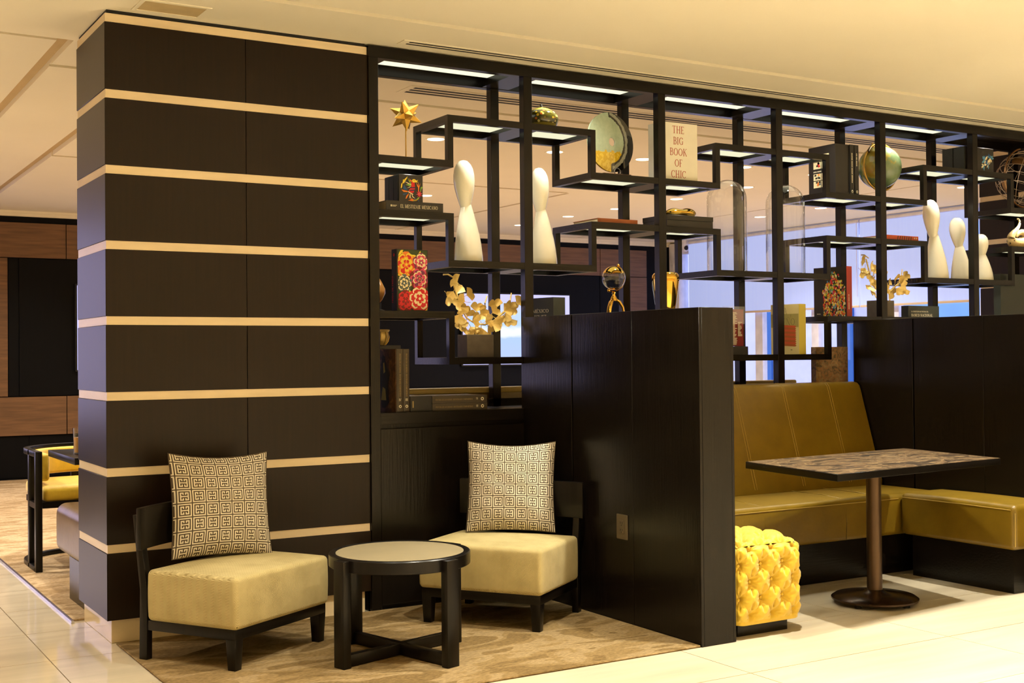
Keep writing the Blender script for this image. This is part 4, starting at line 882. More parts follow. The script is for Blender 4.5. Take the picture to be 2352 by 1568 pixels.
# --- glass disc on a wooden foot
def disc_material():
    m = bpy.data.materials.new('fused_glass'); m.use_nodes = True; nt = m.node_tree; bs = nt.nodes['Principled BSDF']; L = nt.links
    tc = nt.nodes.new('ShaderNodeTexCoord'); sp = nt.nodes.new('ShaderNodeSeparateXYZ'); L.new(tc.outputs['Object'], sp.inputs[0])
    nz = nt.nodes.new('ShaderNodeTexNoise'); nz.inputs['Scale'].default_value = 45; nz.inputs['Detail'].default_value = 6; L.new(tc.outputs['Object'], nz.inputs[0])
    def ma(op, a_, b_=None, c_=None):
        n = nt.nodes.new('ShaderNodeMath'); n.operation = op
        for i, v in enumerate((a_, b_, c_)):
            if v is None: continue
            if isinstance(v, (int, float)): n.inputs[i].default_value = v
            else: L.new(v, n.inputs[i])
        return n.outputs[0]
    jit = ma('MULTIPLY', ma('SUBTRACT', nz.outputs[0], 0.5), 0.06)
    x = ma('ADD', sp.outputs[0], jit); z = ma('ADD', sp.outputs[2], jit)
    def mix(f, a_, col):
        n = nt.nodes.new('ShaderNodeMix'); n.data_type = 'RGBA'; L.new(f, n.inputs[0])
        if isinstance(a_, tuple): n.inputs[6].default_value = (*lin(a_), 1)
        else: L.new(a_, n.inputs[6])
        n.inputs[7].default_value = (*lin(col), 1); return n.outputs[2]
    g = ma('MULTIPLY', ma('ADD', z, 0.0), 3.0)
    c = mix(ma('MULTIPLY', nz.outputs[0], 0.8), (150, 170, 146), (196, 206, 178))
    low = ma('LESS_THAN', z, -0.060); c = mix(low, c, (206, 170, 40))
    low2 = ma('MULTIPLY', low, ma('GREATER_THAN', nz.outputs[0], 0.52)); c = mix(low2, c, (226, 196, 70))
    rr = ma('SQRT', ma('ADD', ma('POWER', ma('ADD', sp.outputs[0], 0.055), 2.0), ma('POWER', ma('SUBTRACT', sp.outputs[2], 0.01), 2.0)))
    rj = ma('ADD', rr, ma('MULTIPLY', jit, 0.35))
    band = ma('MULTIPLY', ma('GREATER_THAN', rj, 0.150), ma('GREATER_THAN', sp.outputs[0], -0.01)); c = mix(band, c, (74, 72, 62))
    dark = ma('MULTIPLY', ma('MULTIPLY', ma('GREATER_THAN', rj, 0.182), ma('LESS_THAN', z, 0.05)), ma('GREATER_THAN', sp.outputs[0], 0.02)); c = mix(dark, c, (18, 16, 14))
    gry = ma('MULTIPLY', ma('MULTIPLY', ma('GREATER_THAN', rj, 0.164), ma('LESS_THAN', rj, 0.184)), ma('GREATER_THAN', sp.outputs[0], 0.0)); c = mix(gry, c, (150, 150, 136))
    L.new(c, bs.inputs['Base Color']); bs.inputs['Roughness'].default_value = 0.08; bs.inputs['Coat Weight'].default_value = 0.6; MAT['fused_glass'] = m
disc_material()
t = thing('glass_disc', 'round fused-glass disc with a centre hole, yellow and black, on a wooden foot', 'sculpture', (2.985, 0.17, Z1L))
flat('walnut_foot', (92, 66, 40), 0.4)
part('foot', MB().box(-0.105, -0.06, 0, 0.095, 0.06, 0.026), 'walnut_foot', t, bevel=0.002)
dm = MB(); nseg = 56; R0, R1 = 0.026, 0.180
ringv = []
for s_, yy in ((0, -0.006), (1, 0.006)):
    for r in (R0, R1): ringv.append([(r*math.cos(2*PI*i/nseg)*(0.98), yy+0.012*(r/R1)**2, r*math.sin(2*PI*i/nseg)) for i in range(nseg)])
for rv in ringv: dm.v += rv
for i in range(nseg):
    j = (i+1) % nseg; a = nseg
    dm.f += [(i, a+i, a+j, j), (2*a+i, 2*a+j, 3*a+j, 3*a+i), (a+i, 3*a+i, 3*a+j, a+j), (i, j, 2*a+j, 2*a+i)]; dm.m += [0]*4
ob = part('disc', dm, 'fused_glass', t, smooth=40, fix=True); ob.location = (-0.005, 0, 0.222); ob.rotation_euler = (math.radians(-4), 0, math.radians(5))
part('clamp_ring', MB().tube([(0.02+0.022*math.cos(2*PI*i/18), -0.022, 0.044+0.020*math.sin(2*PI*i/18)) for i in range(18)], 0.003, 6, closed=True), 'steel_strip', t, smooth=60)

# --- tall white book
t = book_standing('coffee_table_book', 'tall white book THE BIG BOOK OF CHIC with red lettering', 3.245, 0.045, Z1L, 0.287, 0.045, 0.352, 0, 'book_white')
for k, wd in enumerate(('THE', 'BIG', 'BOOK', 'OF', 'CHIC')): part('title_word', letters(wd, 0.045, 0.140, 0.287-0.067*k, -EPS, squeeze=0.78, center=True, fat=0.9), 'ink_red', t)
book_standing('coffee_table_book', 'plain pale book standing directly behind the big white book', 3.240, 0.097, Z1L, 0.275, 0.055, 0.345, 0, 'book_white')

# --- middle board at post 2: lying books and black box with gold ornament
book_lying('art_book', 'slim rust-brown book lying at the end of the middle board', 2.788, 0.045, Z2H, 0.285, 0.26, 0.030, 0, 'book_rust')
t = thing('ebony_box', 'flat black box lying right of the rust-brown book', 'box', (3.46, 0.15, Z2H))
part('lid', MB().box(-0.18, -0.12, 0.045, 0.18, 0.12, 0.074), 'book_black', t, bevel=0.001, seg=1); part('tray', MB().box(-0.178, -0.118, 0, 0.178, 0.118, 0.044), 'book_black', t)
t = thing('gold_ornament', 'polished gold pebble-shaped ornament lying on the black box', 'ornament', (3.47, 0.15, Z2H+0.074))
om = MB(); om.ball((0, 0, 0), 1.0, n=28, k=16); om.v = [(0.115*x*(1+0.10*math.sin(2*x)), 0.06*y, 0.030+0.030*z*(1+0.25*x)-0.006*math.cos(5*x)*z) for x, y, z in om.v]
part('pebble', om, 'polished_gold', t, smooth=80)

# --- glass domes
for x, lab in ((3.888, 'clear glass dome left of a post on the lit shelf'), (4.388, 'clear glass dome right of a post on the lit shelf')):
    t = thing('glass_dome', lab, 'glass dome', (x, 0.19, Z2L), 0, 'glass domes')
    r, hh = 0.126, 0.590; pr = [(r*0.985, 0.0), (r+0.004, 0.004), (r, 0.010)]+[(r, hh*0.3), (r, hh*0.6), (r, hh-r)]+[(r*math.cos(PI/2*i/12), hh-r+r*math.sin(PI/2*i/12)) for i in range(1, 13)]
    part('dome', MB().lathe(pr, 44), 'dome_glass', t, smooth=60)
    part('foot_ring', MB().tube([(r*math.cos(2*PI*i/44), r*math.sin(2*PI*i/44), 0.004) for i in range(44)], 0.004, 6, closed=True), 'dome_glass', t, smooth=60)

# --- black art books with picture covers, globe
t = book_standing('art_book', 'black art book with rows of small pictures on its cover', 4.742, 0.085, Z1L, 0.125, 0.245, 0.345, 0, 'book_black')
pc = MB(); idx = 0; rng = random.Random(3)
for zc_, n_ in ((0.245, 0), (0.195, 0), (0.118, 0), (0.068, 0)):
    for c in range(2):
        y0 = 0.20-0.075*c; pc.disc([(-EPS, y0, zc_), (-EPS, y0-0.068, zc_), (-EPS, y0-0.068, zc_+0.044), (-EPS, y0, zc_+0.044)], 0)
        for q in range(5):
            yy, zz = y0-0.008-rng.random()*0.045, zc_+0.006+rng.random()*0.026; pc.disc([(-2*EPS, yy, zz), (-2*EPS, yy-0.018, zz+0.004), (-2*EPS, yy-0.012, zz+0.015), (-2*EPS, yy+0.004, zz+0.011)], 1+rng.randrange(4))
part('picture_grid', pc, ['p_cream', 'p_orange', 'p_red', 'p_grey', 'book_black'], t)
RZ = Matrix.Rotation(-PI/2, 4, 'Z')
part('cover_title', print_lines(2, 0.009, 21).xf(RZ @ Matrix.Translation((-0.20, -EPS, 0.172))), 'ink_cream', t)
for k, x in enumerate((4.868, 4.912)):
    t = book_standing('art_book', ('black volume with white spine lettering beside the picture book', 'outer black volume with white spine lettering beside the globe')[k], x, 0.075, Z1L, 0.036, 0.245, 0.346, 0, 'book_black', group='black art volumes')
    tt = print_lines(4 if k == 0 else 3, 0.009, 30+k); tt.xf(Matrix.Translation((0.013, -EPS, 0.29)) @ Matrix.Rotation(PI/2, 4, 'Y')); part('spine_title', tt, 'ink_cream', t)
    lg = MB(); lg.tube([(0.018+0.006*math.cos(2*PI*i/8), -EPS, 0.032+0.008*math.sin(2*PI*i/8)) for i in range(8)], 0.0025, 4, closed=True); part('spine_mark', lg, 'ink_cream', t)
def globe_material():
    m = bpy.data.materials.new('globe_map'); m.use_nodes = True; nt = m.node_tree; bs = nt.nodes['Principled BSDF']; L = nt.links
    tc = nt.nodes.new('ShaderNodeTexCoord'); nz = nt.nodes.new('ShaderNodeTexNoise'); nz.inputs['Scale'].default_value = 6.5; nz.inputs['Detail'].default_value = 6; L.new(tc.outputs['Object'], nz.inputs[0])
    rp = nt.nodes.new('ShaderNodeValToRGB'); cr = rp.color_ramp; cr.elements[0].position = 0.40; cr.elements[0].color = (*lin((96, 118, 84)), 1); cr.elements[1].position = 0.70; cr.elements[1].color = (*lin((176, 122, 40)), 1)
    for p, c in ((0.50, (124, 146, 108)), (0.53, (170, 160, 84)), (0.60, (150, 130, 48))): e = cr.elements.new(p); e.color = (*lin(c), 1)
    L.new(nz.outputs[0], rp.inputs[0]); L.new(rp.outputs[0], bs.inputs['Base Color']); bs.inputs['Roughness'].default_value = 0.18; bs.inputs['Coat Weight'].default_value = 0.5; MAT['globe_map'] = m
globe_material()
t = thing('globe', 'green and ochre terrestrial globe in a bronze ring behind a post', 'globe', (5.275, 0.19, Z1L))
gc = Vector((0, 0, 0.236)); gr = 0.148
part('sphere', MB().ball(gc, gr, n=48, k=28), 'globe_map', t, smooth=80)
TL = Matrix.Rotation(math.radians(-23), 3, 'Y') @ Matrix.Rotation(math.radians(12), 3, 'Z')
part('meridian_ring', MB().tube([gc+TL @ Vector(((gr+0.014)*math.cos(math.radians(a)), 0, (gr+0.014)*math.sin(math.radians(a)))) for a in range(-120, 121, 8)], 0.009, 8), 'dark_bronze', t, smooth=60)
part('full_ring', MB().tube([gc+Vector(((gr+0.016)*math.cos(2*PI*i/48), -0.01, (gr+0.016)*math.sin(2*PI*i/48))) for i in range(48)], 0.006, 8, closed=True), 'gold', t, smooth=60)
part('axis_pin', MB().tube([gc+TL @ Vector((0, 0, gr-0.01)), gc+TL @ Vector((0, 0, gr+0.03))], 0.006, 8).tube([gc+TL @ Vector((0, 0, -gr+0.01)), gc+TL @ Vector((0, 0, -gr-0.02))], 0.006, 8), 'gold', t, smooth=60)
part('stand', MB().lathe([(0, 0), (0.095, 0), (0.098, 0.006), (0.08, 0.012), (0.02, 0.018), (0, 0.018)], 32), 'dark_bronze', t, smooth=50)

# --- lying red book at post 4
t = book_lying('art_book', 'slim red-orange book lying on the board above the gold leaves at right', 5.142, 0.020, Z2H, 0.325, 0.30, 0.032, math.radians(1), 'book_orange')
sp = MB()
for k in range(7): a = 0.11+0.022*k; sp.disc([(a, -EPS, 0.004), (a+0.008, -EPS, 0.004), (a+0.014, -EPS, 0.028), (a+0.005, -EPS, 0.028)], k % 2)
for cx in (0.285, 0.305): sp.disc([(cx+0.006*px, -EPS, 0.018+0.006*pz) for px, pz in circ(8)], 2)
part('spine_pattern', sp, ['book_brown', 'p_dark', 'ink_cream'], t)

# --- tree-of-life book
t = book_standing('art_book', 'black book with a dense multicoloured tree of figures on its cover', 4.768, 0.321, Z3H, 0.264, 0.058, 0.336, math.radians(-82), 'book_black', spine='right')
SX = Matrix.Diagonal((0.264/0.335, 1, 1, 1))
part('spine', MB().box(0.2642, 0.0, 0, 0.2655, 0.058, 0.336), 'book_red', t)
tr = MB(); rng = random.Random(11)
def in_tree(px, pz):
    cx, w_ = 0.215, 0.030+0.105*min(1, (0.30-pz)/0.14) if pz > 0.16 else 0.115
    return abs(px-cx) < w_ and 0.004 < pz < 0.30-0.2*max(0, abs(px-cx)-0.06) and px < 0.322
cnt = 0
while cnt < 620:
    px, pz = 0.08+rng.random()*0.25, rng.random()*0.30
    if not in_tree(px, pz): continue
    r = 0.003+rng.random()*0.006; k = rng.choice((0, 0, 1, 1, 2, 2, 3, 4, 5, 6, 6, 7))
    tr.disc([(px+r*qx, -EPS-0.000002*cnt, pz+1.3*r*qz) for qx, qz in circ(6)], k); cnt += 1
part('tree_of_figures', tr.xf(SX), ['p_red', 'p_orange', 'p_yellow', 'p_green', 'p_sky', 'p_pink', 'p_cream', 'p_leaf'], t)
part('cover_mark', print_lines(1, 0.007, 41).xf(Matrix.Translation((0.025, -EPS, 0.02))), 'ink_cream', t)
tt = print_lines(3, 0.008, 42); tt.xf(Matrix.Translation((0.2662, 0.026, 0.05)) @ Matrix.Rotation(PI/2, 4, 'Z') @ Matrix.Rotation(-PI/2, 4, 'Y')); part('spine_title', tt, 'ink_cream', t)

# --- gold ginkgo branches
leaf = MB(); nr, na = 5, 12
for i in range(nr+1):
    for j in range(na+1):
        a = math.radians(-62+124*j/na); rad = (i/nr)*(1-0.16*math.exp(-((j/na-0.5)/0.07)**2)-0.05*math.cos(6*a)); cup = 0.30*rad*rad-0.10*math.sin(3*a)*rad
        leaf.v.append((rad*math.sin(a), -cup+0.03*math.sin(14*a)*rad, rad*math.cos(a)))
for i in range(nr):
    for j in range(na): leaf.f.append((i*(na+1)+j, i*(na+1)+j+1, (i+1)*(na+1)+j+1, (i+1)*(na+1)+j)); leaf.m.append(0)
leaf.tube([(0, 0, 0.03), (0.01, -0.02, -0.15), (0.06, 0.0, -0.42), (0.14, 0.03, -0.62)], [0.045, 0.035, 0.03, 0.035], 6)
leaf_me = leaf.mesh('leaf', 'antique_gold', smooth=60)
def ginkgo(label, x, y, z, scale, seed, mirror=1):
    t = thing('ginkgo_sculpture', label, 'sculpture', (x, y, z), 0, 'gold ginkgo branches'); rng = random.Random(seed); s = scale
    part('block', MB().box(-0.085*s, -0.055*s, 0, 0.082*s, 0.055*s, 0.124*s), 'grey_stone', t, bevel=0.0015, seg=1)
    part('rod', MB().tube([(0.0, 0, 0.12*s), (0.0, 0, 0.20*s)], 0.0035*s, 8), 'antique_gold', t)
    path = [(-0.145, 0.425), (-0.120, 0.350), (-0.10, 0.28), (-0.055, 0.215), (0.0, 0.185), (0.06, 0.18), (0.12, 0.205), (0.175, 0.245), (0.225, 0.275), (0.265, 0.300)]
    part('branch', MB().tube([(a*s, 0.0, b_*s) for a, b_ in path], 0.005*s, 8), 'antique_gold', t, smooth=60)
    spots = [(-0.125, 0.405, -60, 1.2), (-0.175, 0.335, 150, 1.2), (-0.150, 0.360, 200, 1.0), (-0.105, 0.350, 20, 1.35), (-0.065, 0.340, 60, 1.1), (-0.110, 0.300, 230, 1.1), (-0.075, 0.305, -60, 1.1), (-0.095, 0.275, 160, 1.0), (-0.105, 0.235, 200, 1.25), (-0.07, 0.255, 30, 1.0), (-0.085, 0.205, 180, 1.2), (-0.045, 0.225, 10, 1.1), (-0.055, 0.175, 220, 1.2), (-0.02, 0.170, 160, 1.2), (-0.01, 0.250, 0, 1.2), (0.02, 0.235, 40, 1.2), (0.0, 0.205, -40, 1.0), (0.035, 0.165, 190, 1.3), (0.045, 0.195, 60, 1.1), (0.075, 0.170, 130, 1.3), (0.065, 0.250, 180, 1.1), (0.105, 0.190, 100, 1.3), (0.10, 0.245, 40, 1.0), (0.140, 0.215, 120, 1.2), (0.135, 0.270, -10, 1.3), (0.165, 0.255, 60, 1.1), (0.185, 0.240, 110, 1.1), (0.215, 0.220, 170, 1.2), (0.205, 0.270, 20, 1.0), (0.235, 0.275, 90, 1.1), (0.255, 0.300, 50, 1.1), (-0.035, 0.20, 90, 1.0)]
    for a, b_, ang, k in spots:
        o = put('leaf', leaf_me, t, (a*s, (rng.random()-0.5)*0.06*s, b_*s), (rng.uniform(-0.35, 0.35), math.radians(ang)+rng.uniform(-0.2, 0.2), rng.uniform(-0.5, 0.5))); q = 0.044*k*s; o.scale = (q, q, q)
    part('twig', MB().tube([(-0.13*s, -0.01, 0.43*s), (-0.175*s, -0.01, 0.452*s), (-0.205*s, -0.01, 0.450*s)], [0.004*s, 0.0045*s, 0.005*s], 6).tube([(0.065*s, 0, 0.26*s), (0.06*s, 0, 0.30*s), (0.075*s, 0, 0.34*s)], 0.004*s, 6).tube([(0.20*s, 0, 0.28*s), (0.225*s, 0, 0.32*s), (0.232*s, 0, 0.36*s)], 0.004*s, 6), 'antique_gold', t, smooth=60)
ginkgo('gold ginkgo-leaf branch on a stone block before the television', 2.018, 0.13, Z3L, 1.0, 1)
ginkgo('gold ginkgo-leaf branch on a stone block behind a right-hand post', 5.225, 0.15, Z3H, 0.94, 2)

# --- post 0 lower board: Frida book, flame ornament
t = book_standing('art_book', 'upright book with bright red and yellow painted flowers on its cover', 1.498, 0.045, Z3H, 0.188, 0.055, 0.327, math.radians(3), 'book_black')
FL = MB(); yk = [0]
def fq(pts, mi): yk[0] += 1; FL.disc([(0.006+0.178*min(1.0, max(0.0, px)), -EPS-0.00002*yk[0], 0.004+0.319*min(1.0, max(0.0, pz))) for px, pz in pts], mi)
def flower(cx, cz, r, cols, seed, petals=6, asp=0.56):
    rng = random.Random(seed)
    fq([(cx+r*1.02*math.cos(a)*(1+.1*math.sin(5*a)), cz+r*1.02*asp*math.sin(a)*(1+.1*math.sin(5*a))) for a in [2*PI*i/18 for i in range(18)]], cols[2])
    for ring, rr in ((0, 0.98), (1, 0.72), (2, 0.48), (3, 0.28)):
        for k in range(petals-ring//2):
            a = 2*PI*k/(petals-ring//2)+ring*0.5+rng.uniform(-.2, .2); w_ = 0.55
            for q, col in ((1.0, cols[1] if ring % 2 == 0 else cols[3]), (0.84, cols[ring % 2 if ring < 3 else 2])):
                fq([(cx+r*rr*q*math.cos(a+da)*f_, cz+asp*r*rr*q*math.sin(a+da)*f_) for da, f_ in ((-w_, .55), (-w_*.7, .85), (-.2, 1), (.2, 1), (w_*.7, .85), (w_, .55), (0, .25))], col)
    fq([(cx+r*.12*math.cos(a), cz+asp*r*.12*math.sin(a)) for a in [2*PI*i/8 for i in range(8)]], cols[1])
fq([(0, 0), (1, 0), (1, 1), (0, 1)], 6)
for k in range(26):
    rng = random.Random(50+k); cx, cz, a = rng.random(), rng.random(), rng.random()*6; fq([(min(1, max(0, cx+.16*math.cos(a+d)*m_)), min(1, max(0, cz+.09*math.sin(a+d)*m_))) for d, m_ in ((0, 1), (.5, .5), (2, .25), (PI, .8), (4.3, .25), (5.8, .5))], 2 if k % 3 == 0 else 7)
flower(0.29, 0.76, 0.36, (0, 2, 1, 1), 1); flower(0.79, 0.80, 0.27, (5, 8, 4, 5), 2); flower(0.73, 0.53, 0.33, (4, 5, 9, 8), 3); flower(0.20, 0.45, 0.25, (10, 8, 10, 6), 4); flower(0.24, 0.16, 0.30, (9, 0, 9, 0), 5); flower(0.72, 0.20, 0.36, (0, 8, 0, 3), 6)
part('flower_painting', FL, ['p_red', 'p_orange', 'p_yellow', 'p_red', 'p_purple', 'p_pink', 'p_leaf', 'p_yellow', 'p_cream', 'ink_red_dark', 'p_grey'], t)
tt = letters('FRIDA DE FRIDA', 0.016, 0, 0, 0, squeeze=0.85, fat=1.3); tt.xf(Matrix.Translation((-EPS, 0.036, 0.045)) @ Matrix.Rotation(-PI/2, 4, 'Z') @ Matrix.Rotation(-PI/2, 4, 'Y')); part('spine_title', tt, 'p_red', t)
part('spine_mark', MB().disc([(-EPS, 0.027+0.009*px, 0.297+0.009*pz) for px, pz in circ(10)]), 'p_red', t)
t = thing('flame_ornament', 'small amber flame-shaped ornament on a black foot behind the left post', 'ornament', (1.515, 0.30, Z3H))
flat('amber_glaze', (206, 140, 70), 0.2)
part('flame', MB().lathe([(0, 0.05), (0.016, 0.07), (0.034, 0.105), (0.033, 0.130), (0.020, 0.155), (0.010, 0.175), (0, 0.19)], 20), 'amber_glaze', t, smooth=60); part('foot', MB().lathe([(0, 0), (0.032, 0), (0.032, 0.012), (0.010, 0.02), (0.010, 0.055), (0, 0.055)], 16), 'black_gap', t, smooth=40)

# --- base top at post 0: slipcase, lying volumes, urn
def painting_material():
    m = bpy.data.materials.new('dark_painting'); m.use_nodes = True; nt = m.node_tree; bs = nt.nodes['Principled BSDF']; L = nt.links
    tc = nt.nodes.new('ShaderNodeTexCoord'); nz = nt.nodes.new('ShaderNodeTexNoise'); nz.inputs['Scale'].default_value = 22; nz.inputs['Detail'].default_value = 7; nz.inputs['Distortion'].default_value = 1.2; L.new(tc.outputs['Object'], nz.inputs[0])
    rp = nt.nodes.new('ShaderNodeValToRGB'); cr = rp.color_ramp; cr.elements[0].position = 0.3; cr.elements[0].color = (*lin((30, 22, 14)), 1); cr.elements[1].position = 0.75; cr.elements[1].color = (*lin((150, 108, 62)), 1)
    e = cr.elements.new(0.55); e.color = (*lin((96, 62, 34)), 1); L.new(nz.outputs[0], rp.inputs[0]); L.new(rp.outputs[0], bs.inputs['Base Color']); bs.inputs['Roughness'].default_value = 0.4; MAT['dark_painting'] = m
painting_material()
def mark(mb, cx, cz, r, y=-EPS): mb.tube([(cx+r*math.cos(2*PI*i/10), y, cz+r*math.sin(2*PI*i/10)) for i in range(10)], r*0.35, 4, closed=True)
t = thing('boxed_book_set', 'upright slipcase with a dark robed-figure painting and two brown spines IV and III', 'book', (1.470, 0.0, ZB), math.radians(2))
part('slipcase', MB().box(0, 0.004, 0, 0.078, 0.255, 0.330), 'book_brown', t)
part('painting', MB().box(-0.0015, 0.004, 0.001, 0.0, 0.255, 0.329), 'dark_painting', t)
rf = MB(); FIG = [(0.15, 0.02), (0.19, 0.05), (0.18, 0.14), (0.20, 0.19), (0.165, 0.24), (0.145, 0.29), (0.125, 0.30), (0.11, 0.28), (0.10, 0.22), (0.07, 0.17), (0.09, 0.08), (0.11, 0.02)]
rf.disc([(-0.0025, 0.27-a, b_) for a, b_ in FIG], 0); rf.disc([(-0.0032, 0.27-a, b_) for a, b_ in ((0.13, 0.20), (0.15, 0.21), (0.14, 0.26), (0.125, 0.255))], 1); rf.disc([(-0.0032, 0.27-a, b_) for a, b_ in ((0.10, 0.06), (0.16, 0.06), (0.15, 0.12), (0.12, 0.13))], 1)
part('robed_figure', rf, ['book_black_green', 'book_olive'], t)
for k, (nm, xx) in enumerate((('IV', 0.003), ('III', 0.041))):
    v = part('volume', MB().box(xx, 0.0, 0.002, xx+0.035, 0.03, 0.328), 'book_brown', t, bevel=0.003)
    lm = letters(nm, 0.013, xx+0.018, 0.058, -EPS, squeeze=0.8, center=True, fat=1.2); mark(lm, xx+0.018, 0.030, 0.006); part('numeral', lm, 'ink_cream', v)
    tt = letters('PINTURA DE LOS REINOS. IDENTIDADES COMPARTIDAS', 0.0092, 0, 0, 0, squeeze=0.68, fat=1.1); tt.xf(Matrix.Translation((xx+0.014, -EPS, 0.305)) @ Matrix.Rotation(PI/2, 4, 'Y')); part('spine_title', tt, 'ink_gold', v)
for k, (nm, zz) in enumerate((('III', 0.0), ('IV', 0.039))):
    t = book_lying('art_book', ('lower lying brown volume marked III beside the slipcase', 'upper lying brown volume marked IV beside the slipcase')[k], 1.690, 0.02+0.002*k, ZB+zz, 0.330, 0.245, 0.038, math.radians(-1.5), 'book_brown', group='lying brown volumes')
    part('spine_title', letters('PINTURA DE LOS REINOS. IDENTIDADES COMPARTIDAS', 0.0092, 0.018, 0.014, -EPS, squeeze=0.68, fat=1.1), 'ink_gold', t)
    lm = MB(); mark(lm, 0.300, 0.019, 0.007); tt = letters(nm, 0.011, 0, 0, 0, squeeze=0.9, fat=1.2); tt.xf(Matrix.Translation((0.262, -EPS, 0.027)) @ Matrix.Rotation(PI/2, 4, 'Y')); lm.add(tt.v, tt.f); part('numeral', lm, 'ink_cream', t)
t = thing('boxed_book', 'black slipcase end lying left of the brown volumes', 'book', (1.560, 0.022, ZB)); part('case', MB().box(0.0, 0.0, 0, 0.128, 0.25, 0.080), 'book_black', t, bevel=0.001, seg=1)
lm = MB(); lm.box(0.012, -EPS, 0.020, 0.020, 0.001, 0.055); part('label_mark', lm, 'ink_gold', t)
t = thing('urn', 'small gold ornamented urn with beaded ribs behind the left post', 'ornament', (1.520, 0.31, ZB+0.345))
part('lid', MB().lathe([(0, 0.092), (0.054, 0.092), (0.056, 0.086), (0.05, 0.080), (0, 0.080)], 24), 'antique_gold', t, smooth=40)
part('bowl', MB().lathe([(0, 0.004), (0.026, 0.004), (0.044, 0.028), (0.050, 0.052), (0.046, 0.076), (0.042, 0.082), (0, 0.082)], 24), 'antique_gold', t, smooth=60)
for k in range(10):
    a = 2*PI*k/10
    part('beaded_rib', MB().tube([(r*math.cos(a), r*math.sin(a), z) for r, z in ((0.028, 0.004), (0.047, 0.028), (0.053, 0.052), (0.048, 0.078))], 0.003, 5), 'gold', t)
part('stand', MB().box(-0.045, -0.034, -0.345, 0.11, 0.06, 0.006), 'book_black', t)

# --- low board at post 1: MEXICO book; high board at post 2: small globe and vase
t = book_standing('art_book', 'dark green book MEXICO 1521-1821 rising behind the half wall', 2.466, 0.310, Z3L, 0.232, 0.089, 0.338, math.radians(-82), 'book_black_green', spine='right')
part('title', letters('MÉXICO', 0.020, 0.050, 0.252, -EPS, squeeze=1.35, fat=1.2), 'ink_cream', t); part('dates', letters('1521-1821', 0.016, 0.062, 0.224, -EPS, squeeze=1.35, fat=1.2), 'ink_cream', t)
t = thing('desk_globe', 'small glass and gold globe on a curved tripod above the half wall', 'globe', (2.957, 0.13, Z3H))
part('crystal_ball', MB().ball((0, 0, 0.215), 0.070, n=28, k=18), 'crystal', t, smooth=80)
part('gold_continents', MB().lathe([(0.0705*math.sin(math.radians(a)), 0.215+0.0705*math.cos(math.radians(a))) for a in range(0, 68, 6)], 28), 'polished_gold', t, smooth=80)
part('gold_south', MB().lathe([(0.0705*math.sin(math.radians(a)), 0.215+0.0705*math.cos(math.radians(a))) for a in range(150, 181, 6)], 28), 'polished_gold', t, smooth=80)
TG = Matrix.Rotation(math.radians(25), 3, 'Y'); gc = Vector((0, 0, 0.215))
part('meridian', MB().tube([gc+TG @ Vector((0.079*math.cos(math.radians(a)), 0, 0.079*math.sin(math.radians(a)))) for a in range(-90, 91, 10)], 0.0035, 6), 'polished_gold', t, smooth=60)
part('finial', MB().ball(gc+TG @ Vector((0, 0, 0.083)), 0.010, n=12, k=8).ball(gc+TG @ Vector((0, 0, -0.083)), 0.010, n=12, k=8), 'polished_gold', t, smooth=80)
part('stem', MB().lathe([(0.006, 0.135), (0.012, 0.125), (0.008, 0.115), (0.016, 0.100), (0.020, 0.088), (0.022, 0.080), (0, 0.080)], 18), 'polished_gold', t, smooth=50)
for k in range(3):
    a = 2*PI*k/3-0.5; part('leg', MB().tube([(r*math.cos(a), r*math.sin(a), z) for r, z in ((0.010, 0.088), (0.034, 0.072), (0.052, 0.042), (0.060, 0.003))], [0.009, 0.010, 0.009, 0.007], 8), 'polished_gold', t, smooth=60)
t = thing('vase', 'shiny gold mercury vase behind a post above the half wall', 'vase', (3.352, 0.14, Z3H))
part('body', MB().lathe([(0, 0.002), (0.050, 0.002), (0.055, 0.010), (0.066, 0.07), (0.077, 0.15), (0.083, 0.20), (0.084, 0.222), (0.080, 0.242), (0.070, 0.254), (0.060, 0.258), (0.056, 0.254), (0.062, 0.24), (0.068, 0.20), (0.05, 0.012), (0, 0.012)], 40), 'polished_gold', t, smooth=50)

# --- low board at post 3: red leaflet stand, VIDA book; stone-patterned book on the base
flat('leaflet_red', (140, 40, 38), 0.4)
t = thing('brochure_stand', 'clear stand with a dark red printed sheet at the partition edge', 'brochure', (3.735, 0.06, Z3L+0.052), math.radians(4))
part('sheet', MB().box(0.005, 0.004, 0.002, 0.182, 0.007, 0.232), 'leaflet_red', t); part('acrylic_cover', MB().box(0, 0, 0, 0.190, 0.003, 0.250), 'dome_glass', t)
lm = MB(); rng = random.Random(5)
for k in range(27):
    for x_, wmax in ((0.078, 0.045), (0.128, 0.038)):
        if x_ > 0.1 and not 6 < k < 19: continue
        w_ = wmax*(0.45+0.55*rng.random()); lm.disc([(x_, -EPS, 0.012+0.0076*k), (x_+w_, -EPS, 0.012+0.0076*k), (x_+w_, -EPS, 0.0155+0.0076*k), (x_, -EPS, 0.0155+0.0076*k)])
part('printed_lines', lm, 'ink_cream', t)
t = thing('display_block', 'small black block under the red printed sheet', 'box', (3.80, 0.11, Z3L)); part('block', MB().box(-0.08, -0.06, 0, 0.13, 0.06, 0.050), 'book_black', t, bevel=0.001, seg=1); part('block_cap', MB().box(-0.079, -0.059, 0.050, 0.129, 0.059, 0.052), 'book_black', t)
t = book_standing('art_book', 'cream and yellow book VIDA Y DISENO with a terracotta column on its cover', 4.332, 0.275, Z3L, 0.227, 0.068, 0.325, math.radians(-82), 'book_sand', spine='right')
SX = Matrix.Diagonal((0.227/0.255, 1, 1, 1))
part('spine', MB().box(0.2272, 0.0, 0, 0.229, 0.068, 0.325), 'book_yellow', t)
